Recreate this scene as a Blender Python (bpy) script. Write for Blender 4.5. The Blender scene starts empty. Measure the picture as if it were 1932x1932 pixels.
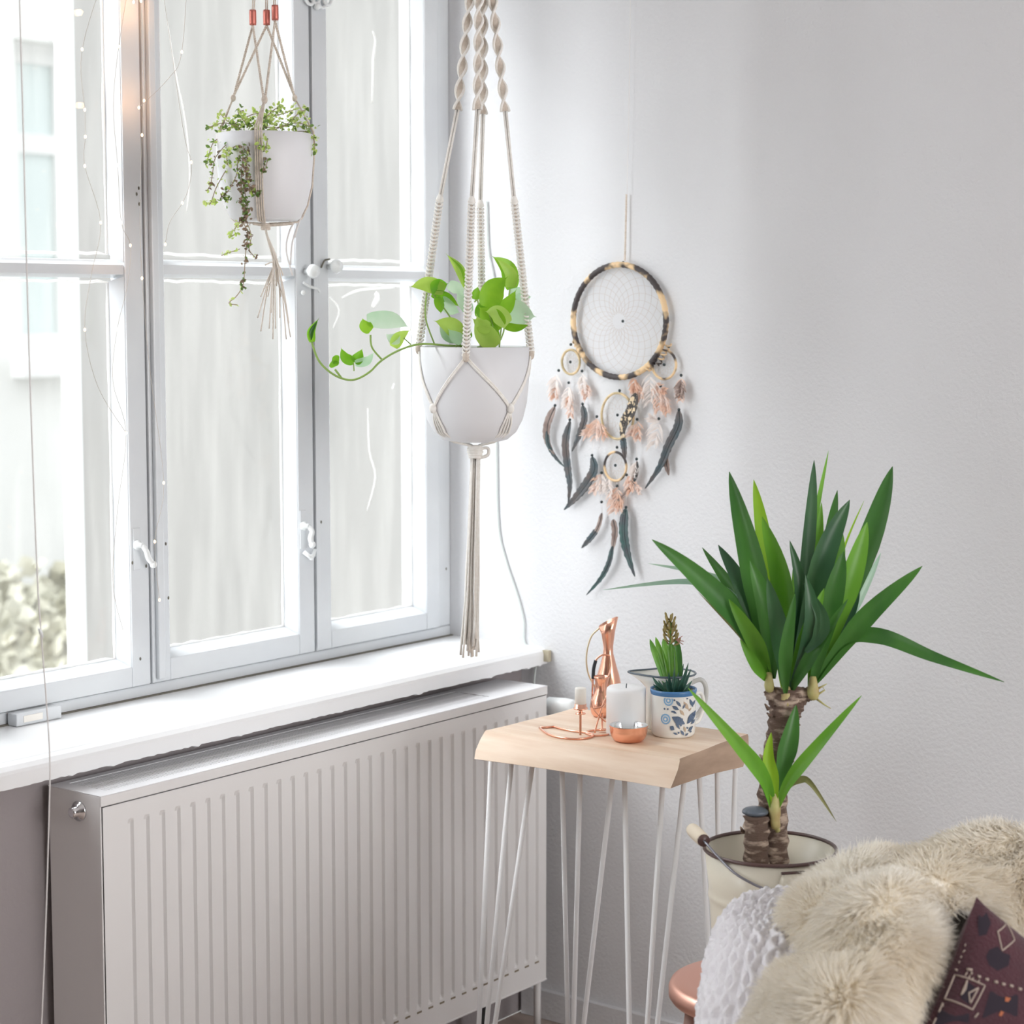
# scene: plants, macrame and a side table in a bright window corner
import bpy, math, random
import numpy as np
from mathutils import Vector as V

# ------------------------------------------------------------------ camera, world, lights, exposure
sc = bpy.context.scene
COL = sc.collection
H = 1.485                      # camera height above the floor
FPX, HOR, VPX = 3850.0, 577.0, 3920.0
fp = math.hypot(FPX, 966 - HOR)
TAU = math.atan2(966 - HOR, FPX); ALF = math.atan2(VPX - 966, fp)
F = np.array([math.cos(ALF) * math.cos(TAU), math.sin(ALF) * math.cos(TAU), -math.sin(TAU)])
R = np.array([math.sin(ALF), -math.cos(ALF), 0.0]); U = np.cross(R, F)
def ray(px, py): return F + R * (px - 966) / FPX + U * (966 - py) / FPX
CAM = -ray(984, 1260) * 4.25; CAM[2] = H
def at(px, py, t): return V(CAM + ray(px, py) * t)
def onX(px, py, x): d = ray(px, py); return V(CAM + d * (x - CAM[0]) / d[0])
def onY(px, py, y): d = ray(px, py); return V(CAM + d * (y - CAM[1]) / d[1])
def onZ(px, py, z): d = ray(px, py); return V(CAM + d * (z - CAM[2]) / d[2])

from mathutils import Matrix
cd = bpy.data.cameras.new('camera'); cam = bpy.data.objects.new('camera', cd); COL.objects.link(cam)
cam.matrix_world = Matrix([[R[0], U[0], -F[0], CAM[0]], [R[1], U[1], -F[1], CAM[1]], [R[2], U[2], -F[2], CAM[2]], [0, 0, 0, 1]])
cd.sensor_fit = 'HORIZONTAL'; cd.sensor_width = 24; cd.lens = FPX / 1932 * 24
cd.clip_start = 0.05; cd.clip_end = 200
cd.dof.use_dof = True; cd.dof.focus_distance = 3.45; cd.dof.aperture_fstop = 3.5
sc.camera = cam
sc.view_settings.view_transform = 'Standard'; sc.view_settings.look = 'None'
sc.view_settings.gamma = 1; sc.view_settings.use_curve_mapping = False
sc.view_settings.exposure = 0.62
w = bpy.data.worlds.new('sky'); sc.world = w; w.use_nodes = True
bgn = w.node_tree.nodes['Background']; bgn.inputs[0].default_value = (0.90, 0.96, 1.0, 1); bgn.inputs[1].default_value = 1.5
def light(name, typ, loc, direction, energy, color, size=1, size_y=1, angle=0.1, portal=False):
    l = bpy.data.lights.new(name, typ); o = bpy.data.objects.new(name, l); COL.objects.link(o)
    l.energy = energy; l.color = color; o.location = loc
    o.rotation_euler = V(direction).to_track_quat('-Z', 'Y').to_euler()
    if typ == 'AREA':
        l.shape = 'RECTANGLE'; l.size = size; l.size_y = size_y; l.cycles.is_portal = portal
    if typ == 'SUN': l.angle = angle
    return o
light('sun', 'SUN', (-3, 6, 8), (0.64, -0.60, -0.50), 11.5, (0.96, 0.985, 1.0), angle=math.radians(95))
light('back_fill_lamp', 'AREA', (-1.35, -4.25, 1.5), (0.0, 1, -0.05), 34, (1.0, 0.955, 0.94), 1.9, 1.7)  # area lamp added out of view to fill the room from behind the camera

# ------------------------------------------------------------------ helpers
rnd = random.Random(7)
class MB:
    def __init__(s): s.v = []; s.f = []; s.m = []
    def add(s, vs, fs, mi=0):
        b = len(s.v); s.v += [tuple(p) for p in vs]
        for f in fs: s.f.append(tuple(b + i for i in f)); s.m.append(mi)
        return s
    def box(s, a, b, mi=0):
        x0, y0, z0 = [min(p, q) for p, q in zip(a, b)]; x1, y1, z1 = [max(p, q) for p, q in zip(a, b)]
        return s.add([(x0,y0,z0),(x1,y0,z0),(x1,y1,z0),(x0,y1,z0),(x0,y0,z1),(x1,y0,z1),(x1,y1,z1),(x0,y1,z1)],
              [(0,3,2,1),(4,5,6,7),(0,1,5,4),(1,2,6,5),(2,3,7,6),(3,0,4,7)], mi)
    def tube(s, pts, r, n=8, mi=0, cap=True, closed=False):
        pts = [V(p) for p in pts]; m = len(pts); n = max(n, 10) if cap else n
        rs = r if isinstance(r, (list, tuple)) else [r] * m
        tan = []
        for i in range(m):
            a = pts[(i - 1) % m] if (closed or i > 0) else pts[i]; b = pts[(i + 1) % m] if (closed or i < m - 1) else pts[i]
            t = b - a; tan.append(t.normalized() if t.length > 1e-9 else V((0, 0, 1)))
        nr = tan[0].orthogonal().normalized(); vs = []
        for i in range(m):
            nr = nr - tan[i] * nr.dot(tan[i])
            nr = nr.normalized() if nr.length > 1e-8 else tan[i].orthogonal().normalized()
            bn = tan[i].cross(nr)
            for k in range(n):
                a = 2 * math.pi * k / n; vs.append(pts[i] + (nr * math.cos(a) + bn * math.sin(a)) * rs[i])
        fs = []
        for i in range(m if closed else m - 1):
            j = (i + 1) % m
            for k in range(n): l = (k + 1) % n; fs.append((i * n + k, i * n + l, j * n + l, j * n + k))
        if cap and not closed:
            fs.append(tuple(range(n - 1, -1, -1))); fs.append(tuple((m - 1) * n + k for k in range(n)))
        return s.add(vs, fs, mi)
    def lathe(s, prof, c=(0, 0, 0), n=48, mi=0, axis=(0, 0, 1), sx=1.0):
        ax = V(axis).normalized(); q = V((0, 0, 1)).rotation_difference(ax); c = V(c); vs = []; fs = []
        for r, z in prof:
            for k in range(n):
                a = 2 * math.pi * k / n; vs.append(c + q @ V((r * math.cos(a) * sx, r * math.sin(a), z)))
        for i in range(len(prof) - 1):
            for k in range(n): l = (k + 1) % n; fs.append((i * n + k, i * n + l, (i + 1) * n + l, (i + 1) * n + k))
        return s.add(vs, fs, mi)
    def ball(s, c, r, n=10, mi=0, sc3=(1, 1, 1)):
        h = max(4, n // 2 + 1)
        p = [(max(1e-5, r * math.sin(math.pi * i / h)), -r * math.cos(math.pi * i / h)) for i in range(h + 1)]
        c = V(c); b = len(s.v); s.lathe(p, (0, 0, 0), n, mi)
        for i in range(b, len(s.v)):
            x, y, z = s.v[i]; s.v[i] = (c.x + x * sc3[0], c.y + y * sc3[1], c.z + z * sc3[2])
        return s
    def grid(s, P, mi=0, closed_u=False):
        nu, nv = len(P), len(P[0]); vs = [p for row in P for p in row]; fs = []
        for i in range(nu if closed_u else nu - 1):
            j = (i + 1) % nu
            for k in range(nv - 1): fs.append((i * nv + k, j * nv + k, j * nv + k + 1, i * nv + k + 1))
        return s.add(vs, fs, mi)
    def ribbon(s, pts, ws, nrm, fold=0.0, mi=0):
        """leaf-like strip: pts centre line, ws half widths, nrm facing vector (or list); fold lifts the edges"""
        pts = [V(p) for p in pts]; m = len(pts); P = []
        for i in range(m):
            t = (pts[min(i + 1, m - 1)] - pts[max(i - 1, 0)]).normalized()
            nn = V(nrm[i] if isinstance(nrm, list) else nrm); nn = (nn - t * nn.dot(t)).normalized(); sd = t.cross(nn)
            P.append([pts[i] - sd * ws[i] + nn * ws[i] * fold, pts[i] - sd * ws[i] * .5 + nn * ws[i] * fold * .4, pts[i],
                      pts[i] + sd * ws[i] * .5 + nn * ws[i] * fold * .4, pts[i] + sd * ws[i] + nn * ws[i] * fold])
        return s.grid(P, mi)
    def build(s, name, mats, parent=None, smooth=True, bevel=0, solid=0, **props):
        me = bpy.data.meshes.new(name); me.from_pydata(s.v, [], s.f); me.update()
        if not isinstance(mats, (list, tuple)): mats = [mats]
        for m in mats: me.materials.append(m)
        if len(mats) > 1: me.polygons.foreach_set('material_index', s.m)
        if smooth: me.polygons.foreach_set('use_smooth', [True] * len(s.f))
        o = bpy.data.objects.new(name, me); COL.objects.link(o)
        if parent: o.parent = parent; o.matrix_parent_inverse = Matrix.Translation(-parent.location)
        if solid:
            md = o.modifiers.new('s', 'SOLIDIFY'); md.thickness = solid; md.offset = 0
        if bevel:
            md = o.modifiers.new('b', 'BEVEL'); md.width = bevel; md.segments = 2; md.limit_method = 'ANGLE'; md.angle_limit = math.radians(40)
            md.harden_normals = False
        if smooth and bevel: me.set_sharp_from_angle(angle=math.radians(40))
        for k, x in props.items(): o[k] = x
        return o
def thing(name, label, cat, loc, group=None):
    o = bpy.data.objects.new(name, None); COL.objects.link(o); o.location = V(loc); o.empty_display_size = 0.05
    o['label'] = label; o['category'] = cat
    if group: o['group'] = group
    return o
def tag(o, label, cat, group=None):
    o['label'] = label; o['category'] = cat
    if group: o['group'] = group
    return o
def struct(name, loc=None):
    o = bpy.data.objects.new(name, None); COL.objects.link(o); o.location = V(loc or (0, 0, 0)); o['kind'] = 'structure'
    return o
def curve(pts, n=8):
    """Catmull-Rom through pts"""
    pts = [V(p) for p in pts]; out = []
    for i in range(len(pts) - 1):
        p0 = pts[max(i - 1, 0)]; p1 = pts[i]; p2 = pts[i + 1]; p3 = pts[min(i + 2, len(pts) - 1)]
        for k in range(n):
            t = k / n
            out.append(0.5 * ((2 * p1) + (p2 - p0) * t + (2 * p0 - 5 * p1 + 4 * p2 - p3) * t * t + (3 * p1 - p0 - 3 * p2 + p3) * t ** 3))
    out.append(pts[-1]); return out
def helix(path, r, turns, phase, n):
    """offset a path into a helix"""
    path = [V(p) for p in path]; L = len(path) - 1; out = []
    for i in range(n + 1):
        u = i / n * L; k = min(int(u), L - 1); p = path[k].lerp(path[k + 1], u - k); t = (path[k + 1] - path[k]).normalized()
        a = t.cross(V((0.3, 1, 0.1))).normalized(); b = t.cross(a); th = phase + 2 * math.pi * turns * i / n
        out.append(p + a * (r * math.cos(th)) + b * (r * math.sin(th)))
    return out

# ------------------------------------------------------------------ materials
def mat(name, col, rough=0.6, metal=0.0, col2=None, scale=8, stretch=(1, 1, 1), bump=0.0, bscale=60, trans=0.0, sheen=0.0,
        spec=0.5, detail=4, contrast=(0.35, 0.65), bstretch=None):
    m = bpy.data.materials.new(name); m.use_nodes = True; nt = m.node_tree; N = nt.nodes; L = nt.links
    p = N['Principled BSDF']; p.inputs['Base Color'].default_value = (*col, 1); p.inputs['Roughness'].default_value = rough
    p.inputs['Metallic'].default_value = metal; p.inputs['Specular IOR Level'].default_value = spec
    if sheen: p.inputs['Sheen Weight'].default_value = sheen
    tc = N.new('ShaderNodeTexCoord')
    def noise(sc_, st):
        mp = N.new('ShaderNodeMapping'); mp.inputs['Scale'].default_value = st; L.new(tc.outputs['Object'], mp.inputs[0])
        nz = N.new('ShaderNodeTexNoise'); nz.inputs['Scale'].default_value = sc_; nz.inputs['Detail'].default_value = detail
        L.new(mp.outputs[0], nz.inputs['Vector']); return nz
    if col2:
        nz = noise(scale, stretch); rp = N.new('ShaderNodeValToRGB')
        rp.color_ramp.elements[0].position = contrast[0]; rp.color_ramp.elements[1].position = contrast[1]
        rp.color_ramp.elements[0].color = (*col, 1); rp.color_ramp.elements[1].color = (*col2, 1)
        L.new(nz.outputs[0], rp.inputs[0]); L.new(rp.outputs[0], p.inputs['Base Color'])
    if bump:
        nb = noise(bscale, bstretch or (1, 1, 1)); b = N.new('ShaderNodeBump'); b.inputs['Strength'].default_value = bump; b.inputs['Distance'].default_value = 0.004
        L.new(nb.outputs[0], b.inputs['Height']); L.new(b.outputs[0], p.inputs['Normal'])
    if trans:
        t = N.new('ShaderNodeBsdfTranslucent'); mx = N.new('ShaderNodeMixShader'); mx.inputs[0].default_value = trans
        if col2: L.new(rp.outputs[0], t.inputs[0])
        else: t.inputs[0].default_value = (*col, 1)
        L.new(p.outputs[0], mx.inputs[1]); L.new(t.outputs[0], mx.inputs[2]); L.new(mx.outputs[0], N['Material Output'].inputs[0])
    return m
def glass_mat(name, dirt):
    m = bpy.data.materials.new(name); m.use_nodes = True; nt = m.node_tree; N = nt.nodes; L = nt.links
    N.remove(N['Principled BSDF'])
    tr = N.new('ShaderNodeBsdfTransparent'); gl = N.new('ShaderNodeBsdfGlossy'); gl.inputs['Roughness'].default_value = 0.02
    lw = N.new('ShaderNodeLayerWeight'); lw.inputs[0].default_value = .5
    pw = N.new('ShaderNodeMath'); pw.operation = 'POWER'; pw.inputs[1].default_value = 4; L.new(lw.outputs['Facing'], pw.inputs[0])
    ml = N.new('ShaderNodeMath'); ml.operation = 'MULTIPLY_ADD'; ml.inputs[1].default_value = .5; ml.inputs[2].default_value = .02; L.new(pw.outputs[0], ml.inputs[0])
    mx = N.new('ShaderNodeMixShader'); L.new(ml.outputs[0], mx.inputs[0]); L.new(tr.outputs[0], mx.inputs[1]); L.new(gl.outputs[0], mx.inputs[2])
    tc = N.new('ShaderNodeTexCoord'); mp = N.new('ShaderNodeMapping'); mp.inputs['Scale'].default_value = (14, 14, 1.6); L.new(tc.outputs['Object'], mp.inputs[0])
    nz = N.new('ShaderNodeTexNoise'); nz.inputs['Scale'].default_value = 2.2; nz.inputs['Detail'].default_value = 7; L.new(mp.outputs[0], nz.inputs['Vector'])
    rp = N.new('ShaderNodeMapRange'); rp.inputs[1].default_value = 0.42; rp.inputs[2].default_value = 0.8; rp.inputs[3].default_value = dirt * 0.5; rp.inputs[4].default_value = dirt * 2.2
    L.new(nz.outputs[0], rp.inputs[0])
    df = N.new('ShaderNodeBsdfTranslucent'); df.inputs[0].default_value = (0.92, 0.9, 0.86, 1); m2 = N.new('ShaderNodeMixShader')
    L.new(rp.outputs[0], m2.inputs[0]); L.new(mx.outputs[0], m2.inputs[1]); L.new(df.outputs[0], m2.inputs[2]); L.new(m2.outputs[0], N['Material Output'].inputs[0])
    return m
def emit(name, col, s):
    m = bpy.data.materials.new(name); m.use_nodes = True; p = m.node_tree.nodes['Principled BSDF']
    p.inputs['Base Color'].default_value = (*col, 1); p.inputs['Emission Color'].default_value = (*col, 1); p.inputs['Emission Strength'].default_value = s
    return m
M = dict(
 wall=mat('wall_paint', (.75,.757,.775), .85, bump=.32, bscale=130, detail=2),
 paint=mat('white_gloss_paint', (.74,.77,.79), .35, col2=(.68,.71,.74), scale=5, bump=.12, bscale=35),
 sillm=mat('sill_paint', (.90,.91,.92), .3, bump=.1, bscale=25),
 crack=mat('dark_gap', (.17,.16,.13), .9),
 wall2=mat('wall_paint_low_bounce', (.30,.28,.27), .9),  # unseen left and back walls, colour darkened to cut bounced light
 wallw=mat('wall_paint_shaded', (.36,.325,.33), .85, bump=.3, bscale=130, detail=2),  # shade beside and below the radiator put into the base colour
 ceil=mat('ceiling_paint', (.88,.87,.86), .9),
 floor=mat('floor_wood', (.42,.335,.29), .45, col2=(.52,.43,.375), scale=6, stretch=(6,.6,1), bump=.1),
 rad=mat('radiator_enamel', (.83,.82,.815), .3),
 radw=mat('radiator_cover', (.9,.9,.92), .25),
 chrome=mat('chrome', (.8,.8,.82), .15, 1.0),
 darkm=mat('dark_metal', (.05,.05,.05), .5, .3),
 glass=glass_mat('window_glass', .035),
 smear=mat('paint_smear', (.93,.93,.92), .6, trans=.5),
 beige=mat('beige_render', (.365,.345,.32), .95, col2=(.31,.295,.275), scale=1.6, stretch=(1,1,.35), detail=8, contrast=(.3,.75)),
 facade=mat('pale_render', (.86,.86,.84), .95, col2=(.80,.80,.78), scale=1.2),
 white_ext=mat('white_render', (.84,.84,.83), .9),
 darkglass=mat('far_window_glass', (.66,.73,.72), .15),
 grass=mat('bush_leaf', (.60,.58,.47), .9, col2=(.66,.65,.55), scale=3),
 ground=mat('courtyard_paving', (.3,.29,.27), .95),
 wood=mat('table_wood', (.92,.76,.61), .5, col2=(.76,.55,.39), scale=5.0, stretch=(9,1.0,9), bump=.05, detail=6, contrast=(.3,.72)),
 endgrain=mat('table_end_grain', (.47,.33,.24), .7, col2=(.36,.25,.18), scale=5, stretch=(2,1,9), detail=6),
 whitem=mat('white_metal_leg', (.86,.86,.87), .4),
 copper=mat('polished_copper', (.93,.50,.36), .22, 1.0),
 coppers=mat('satin_copper', (.86,.50,.40), .38, 1.0),
 silver=mat('tin_lining', (.85,.87,.88), .2, 1.0),
 brass=mat('pale_brass', (.80,.72,.52), .3, .8),
 wax=mat('white_wax', (.93,.93,.94), .45),
 waxc=mat('ivory_wax', (.93,.90,.84), .5),
 black=mat('black_wrap', (.03,.035,.045), .6),
 enamel=mat('enamel_white', (.85,.84,.80), .18),
 blue=mat('enamel_blue', (.07,.20,.42), .2),
 navy=mat('print_navy', (.10,.15,.24), .4),
 lblue=mat('print_light_blue', (.25,.45,.68), .4),
 tan=mat('print_tan', (.55,.42,.30), .4),
 rimd=mat('enamel_dark_rim', (.10,.13,.16), .25),
 rope=mat('cream_cord', (.95,.93,.89), .9, col2=(.88,.85,.80), scale=160),
 ropeb=mat('tan_cord_core', (.58,.50,.43), .9, col2=(.68,.6,.52), scale=200),
 jute=mat('jute_cord', (.76,.68,.60), .9, col2=(.62,.54,.46), scale=200),
 thread=mat('white_thread', (.82,.80,.79), .7),
 pot=mat('white_ceramic', (.80,.805,.83), .45),
 soil=mat('dark_soil', (.06,.045,.035), 1.0),
 pothos=mat('pothos_green', (.17,.44,.02), .35, col2=(.34,.62,.04), scale=14, trans=.5),
 pothos2=mat('pothos_lime', (.45,.68,.10), .35, col2=(.58,.80,.18), scale=14, trans=.5),
 pothos3=mat('pothos_pale', (.50,.76,.50), .3, col2=(.72,.88,.70), scale=12, trans=.35),
 stemg=mat('green_stem', (.38,.55,.16), .5, trans=.3),
 sed1=mat('trailing_leaf_lime', (.55,.74,.16), .5, col2=(.74,.86,.36), scale=60, trans=.45),
 sed2=mat('trailing_leaf_green', (.15,.27,.06), .5, col2=(.25,.40,.10), scale=60, trans=.35),
 sed3=mat('trailing_leaf_dry', (.20,.14,.09), .7, col2=(.35,.26,.18), scale=60),
 vine=mat('vine_stem', (.42,.33,.24), .7),
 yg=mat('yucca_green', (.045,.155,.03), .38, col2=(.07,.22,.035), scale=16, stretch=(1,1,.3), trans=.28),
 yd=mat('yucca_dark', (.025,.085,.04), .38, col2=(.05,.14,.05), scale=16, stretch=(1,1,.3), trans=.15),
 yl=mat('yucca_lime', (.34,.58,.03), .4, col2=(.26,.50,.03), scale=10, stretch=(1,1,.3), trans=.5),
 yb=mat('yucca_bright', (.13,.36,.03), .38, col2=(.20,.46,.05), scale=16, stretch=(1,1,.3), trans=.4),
 yp=mat('yucca_pale', (.30,.50,.36), .35, col2=(.45,.62,.48), scale=16, trans=.25),
 yo=mat('yucca_olive', (.22,.22,.08), .5, col2=(.33,.32,.14), scale=20, trans=.2),
 ysh=mat('yucca_sheath', (.50,.50,.20), .5, col2=(.40,.30,.12), scale=30),
 bark=mat('yucca_bark', (.13,.085,.065), .95, col2=(.50,.39,.31), scale=30, stretch=(1,1,3.2), bump=1.0, bscale=60, detail=10, contrast=(.50,.64), bstretch=(1,1,2.5)),
 waxcap=mat('cut_wax', (.10,.12,.15), .35),
 bucket=mat('cream_enamel', (.80,.745,.615), .3),
 brim=mat('brown_rim', (.10,.055,.05), .3),
 wire=mat('steel_wire', (.30,.30,.34), .35, .9),
 grip=mat('pale_wood_grip', (.78,.68,.54), .6),
 stoolleg=mat('dark_wood', (.21,.11,.085), .5, col2=(.28,.15,.11), scale=8, stretch=(4,4,.6)),
 succ=mat('succulent_dark', (.03,.10,.075), .35, col2=(.08,.20,.13), scale=50),
 hya=mat('hyacinth_leaf', (.12,.34,.05), .4, col2=(.22,.48,.08), scale=30, trans=.35),
 hyf=mat('faded_flower', (.52,.44,.17), .6, col2=(.36,.28,.12), scale=80, trans=.3),
 pinkf=mat('dry_pink_petal', (.55,.30,.26), .6, trans=.3),
 hoopw=mat('hoop_wrap', (.055,.045,.045), .6, col2=(.80,.58,.34), scale=26, contrast=(.46,.56), detail=2),
 hoopl=mat('hoop_wrap_light', (.78,.60,.36), .6, col2=(.45,.36,.20), scale=60),
 bead=mat('dark_bead', (.025,.04,.045), .3),
 fdark=mat('feather_dark', (.045,.075,.09), .5, col2=(.11,.085,.08), scale=30),
 fgreen=mat('feather_teal', (.04,.11,.10), .4, col2=(.06,.07,.08), scale=40),
 fbrown=mat('feather_brown', (.33,.245,.22), .7, col2=(.5,.4,.36), scale=60, trans=.3),
 fpeach=mat('down_peach', (.86,.60,.46), .9, col2=(.92,.80,.74), scale=40, trans=.45),
 fwhite=mat('down_white', (.93,.88,.85), .9, trans=.5),
 fspot=mat('feather_spotted', (.06,.05,.045), .6, col2=(.75,.6,.4), scale=130, contrast=(.52,.58), detail=1),
 shell=mat('grey_shell', (.20,.185,.17), .75, bump=.3, bscale=300),
 pelt=mat('pelt_skin', (.94,.90,.82), .95),
 knit=mat('knit_wool', (.80,.775,.80), .95, sheen=.4, bump=.4, bscale=220),
 kilim=mat('kilim_burgundy', (.070,.018,.027), .95, col2=(.045,.015,.022), scale=9, bump=.6, bscale=260, sheen=.2),
 stitch=mat('cream_stitch', (.40,.33,.28), .9),
 kdark=mat('kilim_dark_motif', (.022,.015,.024), .95),
 korange=mat('kilim_rust_motif', (.40,.13,.06), .95),
 bulb=emit('warm_bulb', (1.0, .62, .36), 2.6),
 lwire=mat('string_light_wire', (.55,.50,.45), .4, .6),
 knob=mat('white_knob', (.85,.88,.88), .2),
)

# ------------------------------------------------------------------ the setting
XL, YB, ZC = -4.6, -4.2, 2.75          # left wall, back wall, ceiling
WX0, WX1, WZ0, WZ1 = -1.745, 0.0, 0.785, 2.30   # window opening
YF = 0.185                              # room-side face of the casements
s = struct('wall_right'); MB().box((0, YB, 0), (0.25, 0.02 + YF + .12, ZC)).build('wall_surface', M['wall'], s, smooth=False)
s = struct('wall_left'); MB().box((XL - .2, YB, 0), (XL, 0.3, ZC)).build('wall_surface', M['wall2'], s, smooth=False)
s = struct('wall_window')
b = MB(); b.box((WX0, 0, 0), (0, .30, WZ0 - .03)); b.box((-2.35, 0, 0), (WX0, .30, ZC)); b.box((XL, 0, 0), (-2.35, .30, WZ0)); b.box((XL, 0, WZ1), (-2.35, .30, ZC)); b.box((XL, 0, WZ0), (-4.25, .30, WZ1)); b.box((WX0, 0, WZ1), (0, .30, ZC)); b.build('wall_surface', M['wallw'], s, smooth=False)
s = struct('wall_back')                 # with an opening added for the fill lamp, behind the camera
b = MB(); b.box((XL, YB - .2, 0), (0, YB, .65)); b.box((XL, YB - .2, 2.35), (0, YB, ZC)); b.box((XL, YB - .2, .65), (-2.35, YB, 2.35)); b.box((-.35, YB - .2, .65), (0, YB, 2.35))
b.build('wall_surface', M['wall2'], s, smooth=False)
s = struct('ceiling'); MB().box((XL - .2, YB - .2, ZC), (.25, .3, ZC + .2)).build('ceiling_surface', M['ceil'], s, smooth=False)
s = struct('floor'); MB().box((XL, YB, -.1), (0, 0, -.012)).build('subfloor', M['crack'], s, smooth=False)
x = XL; k = 0
while x < 0:
    w_ = .118; MB().box((x + .001, YB, -.012), (min(x + w_ - .001, 0), 0, 0 - .0006 * (k % 3))).build('plank', M['floor'], s, smooth=False); x += w_; k += 1
s = struct('baseboard_right')           # low painted strip along the foot of the right wall
MB().box((-.014, YB, 0), (-.0005, -.01, .06)).build('board', M['wall'], s, smooth=False)

# sill: trim_1
s = struct('trim_1'); s['label'] = 'white painted window sill with a chipped lower edge'
prof = [(YF + .05, WZ0), (-.030, WZ0), (-.036, WZ0 - .003), (-.040, WZ0 + .001), (-.056, WZ0 - .001), (-.064, WZ0 - .007), (-.066, WZ0 - .012), (-.066, WZ0 - .034), (-.058, WZ0 - .036), (YF + .05, WZ0 - .03)]
xs = [WX0 - .12 + i * (0 - WX0 + .12) / 240 for i in range(241)]; P = []
for x in xs:
    j = rnd.uniform(-.0010, .0010) - (.0022 if rnd.random() < .05 else 0)
    P.append([(x, y, z + (j if i in (7, 8) else 0)) for i, (y, z) in enumerate(prof)])
b = MB(); b.grid(P); b.build('sill_board', M['sillm'], s, smooth=False)
# window frame: trim_2
s = struct('trim_2'); s['label'] = 'white painted outer window frame'
b = MB(); b.box((WX0, YF + .005, WZ0 - .02), (0, YF + .10, WZ0 + .022)); b.box((WX0, YF + .005, WZ1 - .03), (0, YF + .10, WZ1)); b.box((WX0, YF + .0045, WZ0 + .0225), (WX0 + .012, YF + .1, WZ1 - .031)); b.box((-.045, YF + .0045, WZ0 + .0225), (-.0005, YF + .10, WZ1 - .031))
b.build('frame_board', M['paint'], s, smooth=False, bevel=.003)
MB().box((WX0, YF - .002, WZ0 - .003), (0, YF + .006, WZ0 + .0022)).build('caulk_line', M['crack'], s, smooth=False)

# unseen window added in the same wall, left of the frame, for more fill light
s = struct('window_5', (-3.3, YF, WZ0)); b = MB()
for x0_, x1_ in ((-4.25, -4.19), (-3.66, -3.58), (-3.01, -2.93), (-2.41, -2.35)): b.box((x0_, YF, WZ0 + .06), (x1_, YF + .06, WZ1 - .06))
b.box((-4.25, YF, WZ0), (-2.35, YF + .06, WZ0 + .0595)); b.box((-4.25, YF, WZ1 - .0595), (-2.35, YF + .06, WZ1)); b.build('window_frame', M['paint'], s, smooth=False)
MB().box((-4.30, -.06, WZ0 - .03), (-2.32, YF, WZ0)).build('sill_board', M['sillm'], s, smooth=False)

# casements
def casement(n, x0, x1, zoff=0.0, latch=True, half=False):
    s = struct('window_%d' % n, ((x0 + x1) / 2, YF, WZ0))
    y0, y1 = YF - .004, YF + .035
    zb, zt = WZ0 + .024, WZ1 - .032
    sw = .046; g = .0025
    zr = WZ0 + .062 + zoff             # top of bottom rail face
    def stile(xa, xb): MB().box((xa, y0, zb), (xb, y1, zt)).build('stile', M['paint'], s, smooth=False, bevel=.0025)
    stile(x0 + g, x0 + sw); stile(x1 - sw, x1 - g)
    MB().box((x0 + sw, y0, zb), (x1 - sw, y1, zr)).build('bottom_rail', M['paint'], s, smooth=False, bevel=.0025)
    MB().box((x0 + sw, y0, zt - .05), (x1 - sw, y1, zt)).build('top_rail', M['paint'], s, smooth=False, bevel=.0025)
    zm = H + .071 + zoff * .5          # muntin front edge
    yg = YF + .028
    MB().add([(x, y, z) for x in (x0 + sw, x1 - sw) for y, z in ((y0 + .004, zm), (y0 + .004, zm - .016), (yg, zm - .022), (yg, zm + .010))],
             [(0, 1, 5, 4), (1, 2, 6, 5), (2, 3, 7, 6), (3, 0, 4, 7)]).build('muntin', M['paint'], s, smooth=False)
    # sloping beads round each light
    for (za, zc) in ((zr, zm - .020), (zm + .006, zt - .05)):
        xa, xb = x0 + sw, x1 - sw; bw = .014
        o_ = [(xa, y0 + .003, za - .001), (xb, y0 + .003, za - .001), (xb, y0 + .003, zc), (xa, y0 + .003, zc)]
        i_ = [(xa + bw, yg, za + bw), (xb - bw, yg, za + bw), (xb - bw, yg, zc - bw * .6), (xa + bw, yg, zc - bw * .6)]
        fs = [(i, (i + 1) % 4, 4 + (i + 1) % 4, 4 + i) for i in range(4)]
        if za == zr: fs = [fs[0], fs[1], fs[3]]
        else: fs = [fs[1], fs[2], fs[3]]
        MB().add(o_ + i_, fs).build('glazing_bead', M['paint'], s, smooth=False, solid=.002)
        # putty line, wavy
        pts = [];
        for (a, c) in ((i_[0], i_[1]), (i_[1], i_[2]), (i_[2], i_[3]), (i_[3], i_[0])):
            for k in range(14):
                q = V(a).lerp(V(c), k / 14); pts.append(q + V((rnd.uniform(-1, 1) * .0012, -.001, rnd.uniform(-1, 1) * .0016)))
        MB().tube(pts, .0028, 5, closed=True).build('putty', M['smear'], s)
        MB().box((xa + bw * .6, yg + .002, za + bw * .5), (xb - bw * .6, yg + .005, zc - bw * .4)).build('pane', M['glass'], s, smooth=False)
    if latch: pass
    return s
WN = {}
WN[1] = casement(1, WX0 + .012, -1.30, .0)
WN[2] = casement(2, -1.295, -.862, -.001)
WN[3] = casement(3, -.862, -.430, .003)
WN[4] = casement(4, -.430, -.043 + .0, -.002)
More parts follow.
